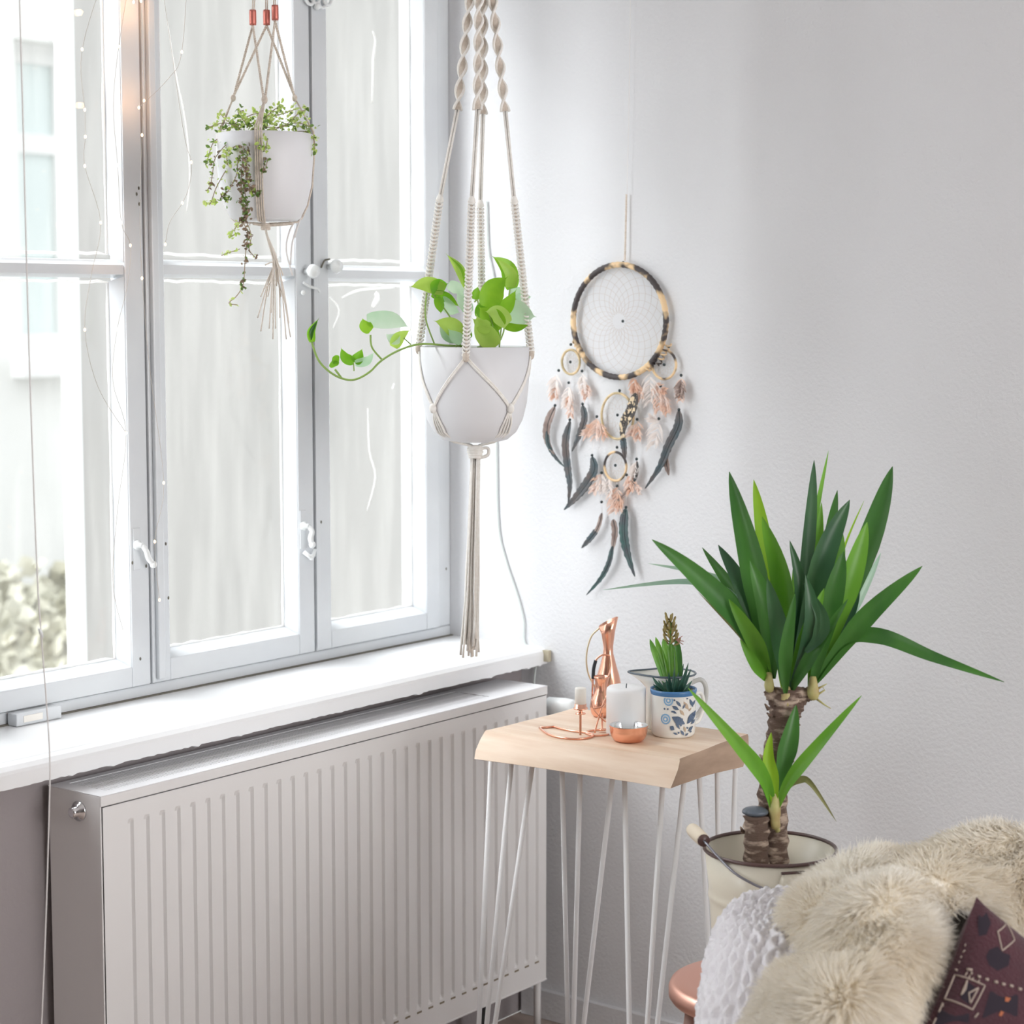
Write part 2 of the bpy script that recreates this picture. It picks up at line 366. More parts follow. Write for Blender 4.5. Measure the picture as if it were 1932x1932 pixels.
# meeting strips and dark joint lines (fill behind joints)
b = MB()
for x in (-1.2975, -.862, -.430): b.box((x - .004, YF + .012, WZ0 + .02), (x + .004, YF + .04, WZ1 - .03))
b.build('joint_gap', M['crack'], bpy.data.objects['trim_2'], smooth=False)
for x in (-.853,):
    MB().box((x, YF - .014, WZ0 + .03), (x + .017, YF - .004, WZ1 - .04)).build('cover_strip', M['paint'], WN[3], smooth=False, bevel=.003)
MB().box((-.428, YF - .006, WZ0 + .03), (-.418, YF - .0035, WZ1 - .04)).build('cover_strip', M['paint'], WN[4], smooth=False, bevel=.001)
# latches: turn handle on its plate
def latch(px, py, parent, flip=1, dx=.03):
    c = onY(px, py, YF - .006)
    b = MB(); b.lathe([(0, 0), (.009, 0), (.009, .004), (.005, .006), (.005, .016), (0, .016)], c, 14, axis=(0, -1, 0))
    pts = curve([c + V((0, -.014, 0)), c + V((.006, -.018, -.010)), c + V((dx * .6, -.016, -.024)), c + V((dx, -.018, -.036))], 5)
    b.tube(pts, [.0055 - .002 * abs(i / len(pts) - .6) for i in range(len(pts))], 8); b.ball(pts[-1], .0068, 10)
    h = b.build('latch_handle', M['knob'], parent)
    MB().box(c + V((-.008, 0, -.045)), c + V((.010, .003, .03))).build('latch_plate', M['paint'], h, smooth=False, bevel=.002)
latch(258, 1028, WN[2], dx=.022); latch(572, 992, WN[3], dx=.006)
b = MB(); c = onY(583, 1046, YF - .012); b.tube([c + V((-.014, 0, .006)), c + V((-.004, -.006, -.004)), c + V((.006, -.006, -.002)), c + V((.014, -.002, .008))], .004, 8); b.ball(c + V((.0, -.006, -.005)), .006); b.build('latch_catch', M['knob'], WN[4])
for px, py, wn in ((576, 512, 3), (620, 503, 4)):
    c = onY(px, py, YF - .005); b = MB(); b.lathe([(0, 0), (.006, 0), (.005, .012), (.011, .017), (.014, .024), (.011, .031), (0, .034)], c, 20, axis=(-.15, -1, 0)); b.build('knob', M['knob'], WN[wn])
b = MB(); c = onY(598, 545, YF - .006)
b.tube(curve([c + V((-.045, -.006, .012)), c + V((-.03, -.01, .004)), c + V((-.012, -.012, .0)), c + V((-.004, -.01, -.006))], 4), .0025, 6)
b.ball(onY(572, 552, YF - .012), .005); b.build('hook', M['knob'], WN[3])
MB().tube(curve([onY(606, 505, YF - .006), onY(612, 492, YF - .012), onY(622, 489, YF - .01)], 5), .0018, 6).build('hook', M['crack'], WN[4])
# top bolt mechanism at the head of the frame in view
b = MB(); c = onY(600, 8, YF - .014)
for q in ((-.022, .008), (-.006, .012), (.012, .006), (.026, .012)):
    cc = c + V((q[0], 0, q[1])); b.tube([cc + V((.011 * math.cos(a * .524), 0, .011 * math.sin(a * .524))) for a in range(12)], .0032, 6, closed=True)
b.ball(c + V((-.002, 0, -.004)), .007); b.build('bolt_rosette', M['knob'], WN[4])
# small marks of flaked paint on the stiles and smears on the panes
def smear(pts, wd, wn):
    P = [onY(x, y, YF + .0285) for x, y in pts]; P = curve(P, 4)
    MB().ribbon(P, [wd * (.35 + .65 * math.sin(math.pi * min(1, max(.05, i / (len(P) - 1)))) ** .7) for i in range(len(P))], (0, -1, 0)).build('paint_smear', M['smear'], WN[wn], solid=.0004)
smear([(703, 58), (708, 78), (704, 110), (703, 150), (702, 195)], .0035, 4); smear([(782, 140), (784, 158)], .003, 4); smear([(708, 552), (712, 562), (702, 580)], .008, 4)
smear([(645, 562), (680, 547), (745, 543)], .003, 4); smear([(694, 770), (697, 850), (708, 900), (692, 965)], .003, 4); smear([(744, 723), (740, 735)], .003, 4)
smear([(316, 40), (330, 130), (350, 230), (358, 330), (352, 400)], .002, 3); smear([(622, 560), (640, 585), (628, 620)], .002, 4); smear([(762, 300), (763, 320)], .002, 4)
b = MB()
for px, py in ((262, 355), (258, 366), (263, 385), (318, 1128), (250, 1062), (276, 1068), (313, 1026), (570, 1028), (606, 985), (598, 1012), (842, 1073), (284, 548), (265, 1243)):
    c = onY(px, py, YF - .0045); b.ball(c, .0022, 6, sc3=(1, .3, 1.5))
b.build('paint_chip', M['crack'], bpy.data.objects['trim_2'], kind='stuff')

# ------------------------------------------------------------------ outside
g = MB().box((-14, .6, -3.3), (26, 30, -3.2)).build('courtyard_ground', M['ground'], smooth=False, kind='structure')
bd = thing('party_wall', 'beige stained rendered party wall close behind the right window panes', 'wall', (3.5, 3.1, -3.2))
MB().box((1.41, 3.0, -3.2), (9.5, 3.06, 8.5)).build('wall', M['beige'], bd, smooth=False)
MB().box((1.390, 2.995, -3.2), (1.409, 3.07, 8.5)).build('corner_strip', M['white_ext'], bd, smooth=False)
MB().box((1.3, 2.92, 8.5), (9.6, 3.18, 8.6)).build('coping', M['white_ext'], bd, smooth=False)
fb = thing('courtyard_building', 'pale overexposed facade across the yard with a tall white window', 'building', (4, 9.2, -3.2))
YA = 9.0
w0, w1 = onY(26, 100, YA), onY(330, 690, YA)
zt_, zb_ = onY(60, 75, YA).z, onY(60, 668, YA).z; xa = w0.x; xb = xa + 1.15
b = MB(); b.box((-13, YA, -3.2), (xa, YA + .6, 9)); b.box((xb, YA, -3.2), (20, YA + .6, 9)); b.box((xa, YA, zt_), (xb, YA + .6, 9)); b.box((xa, YA, -3.2), (xb, YA + .6, zb_)); b.box((-13, YA + .6, -3.2), (20, YA + 4, 9)); b.build('wall', M['facade'], fb, smooth=False)
MB().box((-13.2, YA - .3, 9), (20, YA + 4, 9.3)).build('roof_edge', M['facade'], fb, smooth=False)
wf = MB()
wf.box((xa + .08, YA + .18, zb_), (xa + .17, YA + .26, zt_)); wf.box((xb - .17, YA + .18, zb_), (xb - .08, YA + .26, zt_)); wf.box((xa + .5, YA + .18, zb_), (xa + .65, YA + .26, zt_))
for zz in (zb_, zt_ - .14, onY(60, 285, YA).z): wf.box((xa + .08, YA + .181, zz), (xb - .08, YA + .262, zz + .14))
wf = wf.build('window_frame', M['white_ext'], fb, smooth=False)
for xx in ((xa + .15, xa + .52), (xa + .63, xb - .15)):
    for zz in ((zb_ + .1, onY(60, 285, YA).z), (onY(60, 285, YA).z + .1, zt_ - .1)): MB().box((xx[0], YA + .21, zz[0]), (xx[1], YA + .23, zz[1])).build('pane', M['darkglass'], wf, smooth=False)
MB().box((xa - .08, YA - .12, zb_ - .16), (xb + .08, YA + .15, zb_ - .04)).build('window_sill', M['white_ext'], fb, smooth=False)
for k in (-6.5, -3.4, -.3, 2.2):       # more windows of the same facade, outside the view
    q = MB(); q.box((k, YA - .03, zb_), (k + 1.1, YA + .02, zt_)); q = q.build('window_frame', M['white_ext'], fb, smooth=False)
    MB().box((k + .1, YA - .04, zb_ + .1), (k + .5, YA - .02, zt_ - .1)).build('pane', M['darkglass'], q, smooth=False); MB().box((k + .6, YA - .04, zb_ + .1), (k + 1.0, YA - .02, zt_ - .1)).build('pane', M['darkglass'], q, smooth=False)
# bush below
sh = thing('round_bush', 'olive rounded bush low in the yard behind the leftmost pane', 'bush', onY(40, 1150, 7.4) - V((0, 0, 1.9)))
c0 = onY(30, 1340, 7.4); b = MB(); vs = []
for i in range(2600):
    a = rnd.uniform(0, 6.28); e = math.asin(rnd.uniform(-.3, 1)); rr = .93 + .12 * math.sin(3 * a) * math.cos(2 * e) + rnd.uniform(-.07, .05)
    c = c0 + V((rr * .95 * math.cos(a) * math.cos(e), rr * .9 * math.sin(a) * math.cos(e), rr * .85 * math.sin(e)))
    d1 = V((rnd.gauss(0, 1), rnd.gauss(0, 1), rnd.gauss(0, 1))).normalized() * .075; d2 = d1.cross(V((rnd.gauss(0, 1), rnd.gauss(0, 1), rnd.gauss(0, 1)))).normalized() * .05
    b.add([c - d1, c + d2, c + d1, c - d2], [(0, 1, 2, 3)])
b.build('foliage', M['grass'], sh, smooth=False, kind='stuff')
b = MB(); b.ball(c0, .84, 20, sc3=(.95, .9, .85)); b.build('inner_foliage', M['grass'], sh)
MB().tube([(c0.x, c0.y, -3.2), (c0.x + .05, c0.y, -1.5), (c0.x, c0.y, c0.z)], [.09, .07, .05], 8).build('trunk', M['bark'], sh)

# ------------------------------------------------------------------ radiator
RX0, RX1, RY, RZ0, RZ1 = -1.268, -.100, -.140, .122, .727
rad = thing('panel_radiator', 'white ribbed panel radiator with a top grille under the window sill', 'radiator', ((RX0 + RX1) / 2, -.08, RZ0))
pitch = .0335; ng = 33; x_ = RX0 + .035; xs = [RX0 + .004]
cols = [(RX0 + .004, 0)]
for k in range(ng):
    a = x_ + k * pitch
    cols += [(a, 0), (a + .020, 0), (a + .0225, 1), (a + .0300, 1), (a + .0325, 0)]
cols = [c for c in cols if c[0] < RX1 - .02] + [(RX1 - .004, 0)]
rows = [(RZ0 + .004, 0), (RZ0 + .052, 0), (RZ0 + .055, .5), (RZ0 + .060, 1), (RZ1 - .055, 1), (RZ1 - .050, .5), (RZ1 - .046, 0), (RZ1 - .018, 0)]
MB().grid([[(x, RY + .0055 * d * r, z) for z, r in rows] for x, d in cols]).build('ribbed_panel', M['rad'], rad, smooth=False)
b = MB(); b.box((RX0, RY - .001, RZ1 - .016), (RX1, RY + .001, RZ1)); b.box((RX0, RY + .001, RZ0), (RX0 + .003, .012 - .03, RZ1)); b.box((RX1 - .003, RY + .001, RZ0), (RX1, -.018, RZ1)); b.box((RX0, RY - .001, RZ0), (RX1, RY + .002, RZ0 + .004))
b.box((RX0 + .010, RY + .0075, RZ0 + .004), (RX1 - .01, -.02, RZ1 - .02)); b.build('casing', M['rad'], rad, smooth=False, bevel=.0015)
b = MB(); nslot = 150
b.box((RX0, RY - .001, RZ1 + .0002), (RX1, RY + .022, RZ1 + .0012)); b.box((RX0, -.032, RZ1 + .0002), (RX1, -.016, RZ1 + .0012)); b.box((RX0, RY + .022, RZ1 + .0002), (RX0 + .03, -.032, RZ1 + .0012)); b.box((RX1 - .16, RY + .022, RZ1 + .0002), (RX1, -.032, RZ1 + .0012))
for k in range(nslot):
    xx = RX0 + .03 + k * (RX1 - .19 - RX0) / nslot; b.box((xx, RY + .0221, RZ1 - .003), (xx + .0048, -.0321, RZ1))
for yy in (-.10, -.07, -.045): b.box((RX0 + .02, yy, RZ1 - .0025), (RX1 - .02, yy + .006, RZ1 + .0001))
b.build('top_grille', M['radw'], rad, smooth=False)
slm = mat('slot_shadow', (.30,.25,.19), .9)
for k in range(ng):
    a = x_ + k * pitch + .020
    if a < RX1 - .02: MB().box((a, RY - .0012, RZ0 + .044), (a + .013, RY - .0006, RZ0 + .0475)).build('vent_slot', slm, rad, smooth=False)
c = V((RX0, onZ(62, 1471, RZ1).y, 0)); d_ = ray(150, 1530); t = (RX0 - CAM[0]) / d_[0]; c = V(CAM + d_ * t)
b = MB(); b.lathe([(0, 0), (.016, 0), (.016, .003), (.0125, .004), (.0125, .007), (.0085, .0075), (.0085, .016), (.006, .018), (0, .018)], c, 24, axis=(-1, 0, 0)); b.build('bleed_plug', M['chrome'], rad)
for xx in (-.22, -1.1): MB().lathe([(0, 0), (.016, 0), (.016, .02), (.009, .024), (.009, .10), (0, .10)], (xx, -.07, RZ0 - .10), 14).build('support_foot', M['darkm'], rad)
# valve on the right end
vc = V((RX1 + .022, -.10, RZ1 - .045)); b = MB()
b.tube([(RX1, -.10, vc.z), vc], .010, 14); b.lathe([(0, 0), (.015, 0), (.018, .006), (.018, .03), (.013, .036), (0, .036)], vc - V((0, .0, .02)), 18)
v_ = b.build('valve_body', M['knob'], rad)
MB().lathe([(0, 0), (.013, 0), (.013, .010), (.0185, .014), (.020, .05), (.019, .07), (.015, .074), (0, .074)], vc + V((0, -.014, .0)), 24, axis=(.05, -1, 0)).build('thermostat_head', M['knob'], v_)
MB().tube([vc, vc + V((0, .0, -.03)), (vc.x, -.10, .06), (vc.x, -.10, .005)], .0075, 12).build('supply_pipe', M['rad'], rad)

# small white box on the sill
a0 = onZ(66, 1362, WZ0); b = MB(); bx = tag(b.box(a0 + V((-.048, -.012, .0005)), a0 + V((.048, .012, .022))).build('metal_box', M['paint'], smooth=False, bevel=.002), 'small pale grey metal box lying on the sill at the far left', 'box')
MB().box(a0 + V((-.034, -.0135, .006)), a0 + V((.006, -.0118, .017))).build('cream_insert', M['waxc'], bx, smooth=False)

# cords
P = [(36, -60), (38, 40), (44, 250), (50, 490), (58, 760), (70, 1080), (78, 1200), (88, 1330), (94, 1430), (93, 1520), (86, 1750), (76, 1990)]
t_ = lambda p: onY(p[0], p[1], -.20)
bc = tag(MB().tube(curve([t_(p) for p in P], 4), .0011, 6).build('blind_cord', M['thread']), 'thin white cord hanging across the left pane, sill and radiator', 'cord')
MB().tube([t_((73, 1186)), t_((77, 1193)), t_((81, 1203))], [.0015, .0028, .0015], 8).build('cord_bead', M['knob'], bc)
P = [(918, 380), (921, 470), (934, 560), (936, 830), (940, 990), (955, 1060), (975, 1120), (988, 1170), (991, 1215)]
wc = [onX(x, y, -.004) for x, y in P] + [V((-.004, -.069, WZ0 - .02)), V((-.006, -.040, WZ0 - .05)), V((-.006, -.03, .5)), V((-.006, -.03, .02))]
tag(MB().tube(curve(wc, 5), .0021, 6).build('wall_cable', mat('cable_pale', (.72,.78,.76), .5)), 'thin pale green cable running down the wall in the corner', 'cable')
MB().box((-.012, -.078, WZ0 - .028), (-.002, -.062, WZ0 - .005)).build('cable_clip', mat('clip_tan', (.5,.45,.33), .6), bpy.data.objects['wall_cable'], smooth=False)

# string lights
YS = .03
sl = thing('string_lights', 'warm micro string lights hanging on thin wire in front of the window', 'string lights', onY(268, -60, YS))
strands = [[(205, -70), (155, 93), (160, 207), (161, 258), (160, 313), (190, 420), (172, 520), (160, 622), (185, 730), (238, 817)],
 [(250, -70), (224, 88), (214, 200), (222, 312), (229, 420), (246, 463), (240, 540), (221, 622), (213, 720), (238, 817), (222, 960), (213, 1100), (233, 1192)],
 [(268, -70), (266, 2), (272, 190), (268, 255), (264, 400), (268, 525), (283, 700), (309, 911), (292, 1022), (301, 1132)],
 [(355, -70), (343, 98), (318, 148), (262, 203)], [(300, -70), (345, 240), (361, 306), (357, 350), (344, 383), (320, 420), (312, 461)]]
b = MB()
for st in strands: b.tube(curve([onY(x, y, YS + .004 * math.sin(y)) for x, y in st], 5), .0004, 4)
b.build('wire', M['lwire'], sl)
for k, (x, y) in enumerate([(155,93),(224,88),(343,98),(272,190),(262,203),(268,255),(160,207),(161,258),(160,313),(222,312),(361,306),(344,383),(190,420),(229,420),(246,463),(312,461),(268,525),(221,622),(160,622),(238,817),(309,911),(292,1022),(301,1132),(233,1192),(266,2),(252,4)]):
    c = onY(x, y, YS + .004 * math.sin(y)); MB().ball(c, .0020, 8, sc3=(1, 1, 1.5)).build('bulb', M['bulb'], sl)
for px, py, e in ((268, 8, .5), (270, 188, .35), (232, 420, .08), (250, 500, .08)):
    c = onY(px, py, YF - .05); l = light('micro_bulb_glow', 'POINT', c, (0, 0, -1), e * .12, (1, .5, .22)); l.data.shadow_soft_size = .006; l.parent = sl; l.matrix_parent_inverse = Matrix.Translation(-sl.location)

# ------------------------------------------------------------------ side table with hairpin legs
TZ = .745; TH = .045
tbl = thing('side_table', 'live-edge wooden side table with white hairpin legs beside the radiator', 'table', (-.45, -.56, 0))
top4 = [onZ(915, 1378, TZ), onZ(1283, 1432, TZ), onZ(1412, 1385, TZ), onZ(1085, 1335, TZ)]
bot4 = [onZ(895, 1434, TZ - TH), onZ(1265, 1490, TZ - TH), onZ(1402, 1449, TZ - TH), top4[3] + V((-.004, .012, -TH))]
def outline(c4, wob, z, k=16):
    out = []
    for e in range(4):
        a, b_ = c4[e], c4[(e + 1) % 4]; d = b_ - a; n = V((d.y, -d.x, 0)).normalized()
        for i in range(k):
            t = i / k; w_ = wob[e] * math.sin(math.pi * t) + .0015 * math.sin(9 * t + e * 2) * math.sin(math.pi * t)
            q = a + d * t - n * w_; out.append(V((q.x, q.y, z)))
    return out
o1 = outline(top4, (-.004, .002, .004, .004), TZ); o0 = outline(bot4, (.006, .008, .004, .004), TZ - TH)
cen = sum(o1, V()) / len(o1)
rings = []
for s_, zz, blend in ((.96, TZ - TH, 0), (1, TZ - TH + .002, 0), (1, TZ - TH * .66, .30), (1, TZ - TH * .33, .70), (1, TZ - .003, .97), (.994, TZ, 1)):
    ring = []
    for i in range(len(o1)):
        q = o0[i].lerp(o1[i], blend); q = V((cen.x + (q.x - cen.x) * s_, cen.y + (q.y - cen.y) * s_, zz)); bulge = .004 * math.sin(math.pi * blend); d = (q - cen); d.z = 0
        ring.append(q + d.normalized() * bulge)
    rings.append(ring)
n = len(o1); b = MB(); b.add([p for r in rings for p in r], [(i * n + k, i * n + (k + 1) % n, (i + 1) * n + (k + 1) % n, (i + 1) * n + k) for i in range(5) for k in range(n)], 0)
b.add(rings[5], [tuple(range(n))], 0); b.add(rings[0], [tuple(range(n - 1, -1, -1))], 0)
for fi in range(5 * n):
    if 16 <= fi % n < 32: b.m[fi] = 1
tt = b.build('tabletop', [M['wood'], M['endgrain']], tbl); tt.data.set_sharp_from_angle(angle=math.radians(35))
def leg(tops, foot, depthc):
    """three rods from the mounting plate to the foot"""
    zt = TZ - TH; P = [onZ(x, y, zt - .003) for x, y in tops]; c = sum(P, V()) / 3
    b = MB(); f = V(foot)
    for i, p in enumerate(P):
        e = f + (p - c) * .10; e.z = .010 if i != 1 else .012
        b.tube([p, e, f + (p - c) * .03 + V((0, 0, -.005))], .0045, 10)
    b.ball(f + V((0, 0, .004)), .0065, 10)
    r = b.build('leg', M['whitem'], tbl)
    d = (P[2] - P[0]); s_ = d.normalized(); m = P[1] - (P[0] + P[2]) / 2
    MB().tube([P[0], P[1]], .004, 6).tube([P[1], P[2]], .004, 6).build('mounting_plate', M['whitem'], r)
def foot_at(px, py): q = onZ(px, py, .0); return (q.x, q.y, .006)
leg([(927, 1424), (966, 1429), (1006, 1433)], foot_at(897, 2170), 0)
leg([(1060, 1440), (1095, 1446), (1158, 1448)], foot_at(1079, 2090), 0)
leg([(1178, 1460), (1251, 1470), (1293, 1456)], foot_at(1200, 2260), 0)
leg([(1318, 1446), (1353, 1440), (1388, 1430)], foot_at(1362, 2180), 0)

# copper carafe
cf = onZ(1147, 1338, TZ); cx = thing('copper_carafe', 'tall slim polished copper carafe with an oblique lip at the back of the table', 'carafe', cf)
prof = [(0, 0), (.022, 0), (.0255, .004), (.0265, .02), (.0255, .038), (.0205, .062), (.0140, .084), (.0090, .104), (.0085, .116), (.0120, .138), (.0175, .156)]
b = MB(); b.lathe(prof, (0, 0, 0), 36); v_dir = -V(F)
side = V(R)
nv = []
for (x, y, z) in b.v:
    if z > .110:
        tt_ = (z - .110) / .046; lx = V((x, y, 0)).dot(side) / .0175; z += tt_ * (.007 + .009 * lx)
    nv.append((cf.x + x, cf.y + y, cf.z + z))
b.v = nv; b.build('body', M['copper'], cx, solid=.0012)
hp = [cf + side * -.0165 + V((0, 0, .151)), cf + side * -.032 + V((0, 0, .134)), cf + side * -.040 + V((0, 0, .100)), cf + side * -.037 + V((0, 0, .068)), cf + side * -.024 + V((0, 0, .040))]
MB().tube(curve(hp, 6), .0016, 8).build('handle', M['brass'], cx, label='thin pale brass wire handle')
# small copper jug in front of it
jf = onZ(1135, 1352, TZ); sj = thing('copper_jug', 'small copper jug with a black-wrapped loop handle in front of the carafe', 'jug', jf)
MB().lathe([(0, 0), (.013, 0), (.018, .006), (.021, .018), (.019, .032), (.012, .045), (.0095, .058), (.013, .070), (.0145, .074)], jf, 28).build('body', M['copper'], sj, solid=.001)
p_ = [(1150, 1236), (1136, 1236), (1124, 1246), (1120, 1262), (1118, 1290), (1117, 1320)]
dd = (jf - V(CAM)).dot(V(F)); hp = [at(x, y, dd) for x, y in p_]; hp.append(jf + V((0, 0, .03)) - side * .018)
q = MB().tube([at(1150, 1236, dd)] + curve(hp, 5), .0017, 8); q.tube(curve([hp[0], at(1152, 1262, dd), jf + V((0, 0, .070)) + side * .01], 5), .0017, 8)
h_ = q.build('handle', M['copper'], sj)
MB().tube(curve([at(1124, 1246, dd), at(1120, 1262, dd), at(1119, 1281, dd)], 4), .0032, 8).build('grip_wrap', M['black'], h_, label='black wrapped grip')

# copper candle holder with a stub of candle
hc = onZ(1095, 1389, TZ); ch = thing('candle_holder', 'copper wire candle holder with looped base at the front of the table', 'candle holder', hc)
dd = (hc - V(CAM)).dot(V(F))
MB().lathe([(0, .0), (.0020, 0), (.0020, .036), (.009, .037), (.009, .0385), (.0035, .041), (.0035, .044), (.0125, .046), (.0125, .048), (.0105, .048), (.0105, .055), (.0098, .055), (.0098, .046), (0, .046)], hc + V((0, 0, .002)), 24).build('stem_and_cup', M['copper'], ch)
lp = [onZ(x, y, TZ + .0022) for x, y in ((1018, 1373), (1035, 1385), (1060, 1392), (1095, 1394), (1118, 1389), (1112, 1383), (1080, 1379), (1060, 1375), (1045, 1371))]
MB().tube(curve(lp, 6), .0019, 8, closed=False).tube([lp[-1], lp[0]], .0019, 8).build('base_loop', M['copper'], ch)
tag(MB().lathe([(0, 0), (.0098, 0), (.0098, .034), (.009, .036), (.003, .0345), (0, .034)], hc + V((0, 0, .049)), 24).build('candle_stub', M['waxc']), 'short ivory candle stub standing in the copper wire holder', 'candle')
# second wire holder: crossed wire frame
wf_ = onZ(1130, 1383, TZ); wh = thing('wire_stand', 'crossed copper wire stand between candle stub and white pillar candle', 'stand', wf_)
dd = (wf_ - V(CAM)).dot(V(F)); g_ = lambda x, y, o=0: at(x, y, dd + o)
for name_, pts in (('wire', [(1118, 1320), (1121, 1340), (1143, 1362)]), ('wire', [(1145, 1312), (1132, 1345), (1122, 1383)]), ('wire', [(1118, 1338), (1140, 1330), (1152, 1300)])):
    MB().tube(curve([g_(*p) for p in pts], 5), .0016, 8).build(name_, M['copper'], wh)
lp = [onZ(x, y, TZ + .002) for x, y in ((1104, 1383), (1122, 1388), (1150, 1385), (1152, 1378), (1136, 1376), (1108, 1380))]
MB().tube(curve(lp + [lp[0]], 5), .0016, 8).build('base_loop', M['copper'], wh)
MB().lathe([(0, 0), (.006, 0), (.006, .003), (.0018, .004), (.0018, .03)], onZ(1136, 1382, TZ) + V((0, 0, .0035)), 16).build('pin', M['copper'], wh)

# white pillar candle
pc = onZ(1181, 1384, TZ); r_ = 37.5 * (pc - V(CAM)).dot(V(F)) / FPX
pl = thing('pillar_candle', 'thick white pillar candle standing behind the copper bowl', 'candle', pc)
MB().lathe([(0, .0), (r_ - .001, 0), (r_, .002), (r_, .075), (r_ - .001, .080), (r_ - .004, .083), (r_ * .5, .0815), (0, .0805)], pc, 48).build('wax_body', M['wax'], pl)
MB().tube([pc + V((0, 0, .080)), pc + V((.0005, 0, .085)), pc + V((.0015, 0, .088))], .0009, 6).build('wick', M['bead'], pl)
# copper bowl
bc_ = onZ(1186, 1398, TZ); bw = thing('copper_bowl', 'small hammered copper bowl with tin lining in front of the pillar candle', 'bowl', bc_)
R0 = .0335
MB().lathe([(0, 0), (.021, 0), (.026, .003), (.030, .009), (.0322, .018), (.0322, .024), (R0, .027), (R0, .0282)], bc_, 48).build('outer_shell', M['copper'], bw)
MB().lathe([(R0, .0282), (.0325, .0285), (.0305, .026), (.0300, .018), (.027, .008), (.020, .004), (0, .003)], bc_, 48).build('lining', M['silver'], bw, label='bright tin lining')

# enamel mug (front) and jug (behind)
mg = onZ(1270, 1386, TZ); mug = thing('enamel_mug', 'white enamel mug with blue rim and folk flower print holding succulent and hyacinth', 'mug', mg)
mr = 42.5 * (mg - V(CAM)).dot(V(F)) / FPX
mh = .081
prof = [(0, 0), (mr * .86, 0), (mr * .93, .002), (mr * .97, .006), (mr * 1.0, .04), (mr * 1.0, mh - .004), (mr * 1.02, mh), (mr * .98, mh), (mr * .96, mh - .004), (mr * .95, .02), (mr * .8, .004), (0, .003)]
MB().lathe(prof, mg, 56).build('body', M['enamel'], mug)
MB().lathe([(mr * 1.005, mh - .008), (mr * 1.035, mh - .003), (mr * 1.03, mh + .001), (mr * .97, mh + .001), (mr * .955, mh - .003)], mg, 56).build('rim', M['blue'], mug, label='bright blue enamel rim')
hd = V(R) * .9 + V(F) * .5; hd.z = 0; hd.normalize()
MB().tube(curve([mg + hd * mr * .98 + V((0, 0, .066)), mg + hd * (mr + .018) + V((0, 0, .068)), mg + hd * (mr + .024) + V((0, 0, .045)), mg + hd * (mr + .014) + V((0, 0, .020)), mg + hd * mr * .98 + V((0, 0, .016))], 6), .0035, 10).build('handle', M['enamel'], mug)
toc = V(CAM) - mg; toc.z = 0; a0_ = math.atan2(toc.y, toc.x)
def onmug(px, py, off=.0006):            # hit the mug wall with the camera ray
    s0 = max(-1, min(1, (px - 1270) / 42.5)); a = a0_ + math.asin(s0); z = mh * (1386 + 9 - py) / (1386 + 9 - 1318)
    return mg + V(((mr + off) * math.cos(a), (mr + off) * math.sin(a), max(.004, min(mh - .01, z))))
def disc(b, px, py, r, mi, sides=14, off=.0006):
    c = [onmug(px + r * math.cos(2 * math.pi * i / sides), py + r * math.sin(2 * math.pi * i / sides), off) for i in range(sides)]; b.add([onmug(px, py, off)] + c, [(0, 1 + i, 1 + (i + 1) % sides) for i in range(sides)], mi)
def petal(b, x0, y0, x1, y1, wd, mi, off=.0008):
    L_ = math.hypot(x1 - x0, y1 - y0); nx, ny = -(y1 - y0) / L_, (x1 - x0) / L_; a = []; c = []
    for i in range(7):
        t = i / 6; w_ = wd * math.sin(math.pi * max(.04, min(.96, t))); X, Y = x0 + (x1 - x0) * t, y0 + (y1 - y0) * t
        a.append(onmug(X + nx * w_, Y + ny * w_, off)); c.append(onmug(X - nx * w_, Y - ny * w_, off))
    b.add(a + c, [(i, i + 1, 8 + i, 7 + i) for i in range(6)], mi)
b = MB(); PM = [M['navy'], M['lblue'], M['enamel'], M['tan']]
for (x, y) in ((1261, 1331), (1256, 1362)):
    disc(b, x, y, 9, 1); disc(b, x, y, 6.2, 2, off=.0010); disc(b, x, y, 4.8, 1, off=.0014); disc(b, x, y, 2, 2, off=.0018)
petal(b, 1268, 1358, 1291, 1370, 6.5, 0); petal(b, 1311, 1352, 1296, 1370, 5.5, 0)
for (x0, y0, x1, y1, wd, mi) in ((1268, 1340, 1280, 1346, 3, 0), (1275, 1331, 1284, 1341, 2.5, 0), (1289, 1333, 1298, 1347, 3, 3), (1282, 1346, 1290, 1356, 2.4, 3), (1300, 1330, 1306, 1344, 2.5, 0), (1304, 1343, 1310, 1334, 2.2, 0),
    (1264, 1374, 1272, 1379, 4, 0), (1274, 1366, 1282, 1378, 2.2, 0), (1284, 1380, 1290, 1389, 2.2, 0), (1298, 1383, 1306, 1376, 2.6, 0), (1303, 1372, 1310, 1366, 2.4, 0), (1276, 1352, 1268, 1348, 1.8, 0), (1292, 1390, 1298, 1386, 1.6, 0), (1287, 1345, 1292, 1337, 1.6, 0), (1290, 1374, 1293, 1384, 1.6, 3), (1270, 1384, 1278, 1387, 1.6, 0), (1298, 1350, 1303, 1345, 1.6, 3)): petal(b, x0, y0, x1, y1, wd, mi)
for (x, y) in ((1272, 1330), (1280, 1326), (1295, 1328), (1288, 1326), (1268, 1349), (1286, 1362), (1299, 1362), (1280, 1384), (1302, 1384), (1254, 1345), (1260, 1345), (1284, 1372), (1296, 1377), (1309, 1358), (1308, 1326)): disc(b, x, y, 1.7, 0, 8, .0012)
b.build('flower_print', PM, mug, smooth=False)

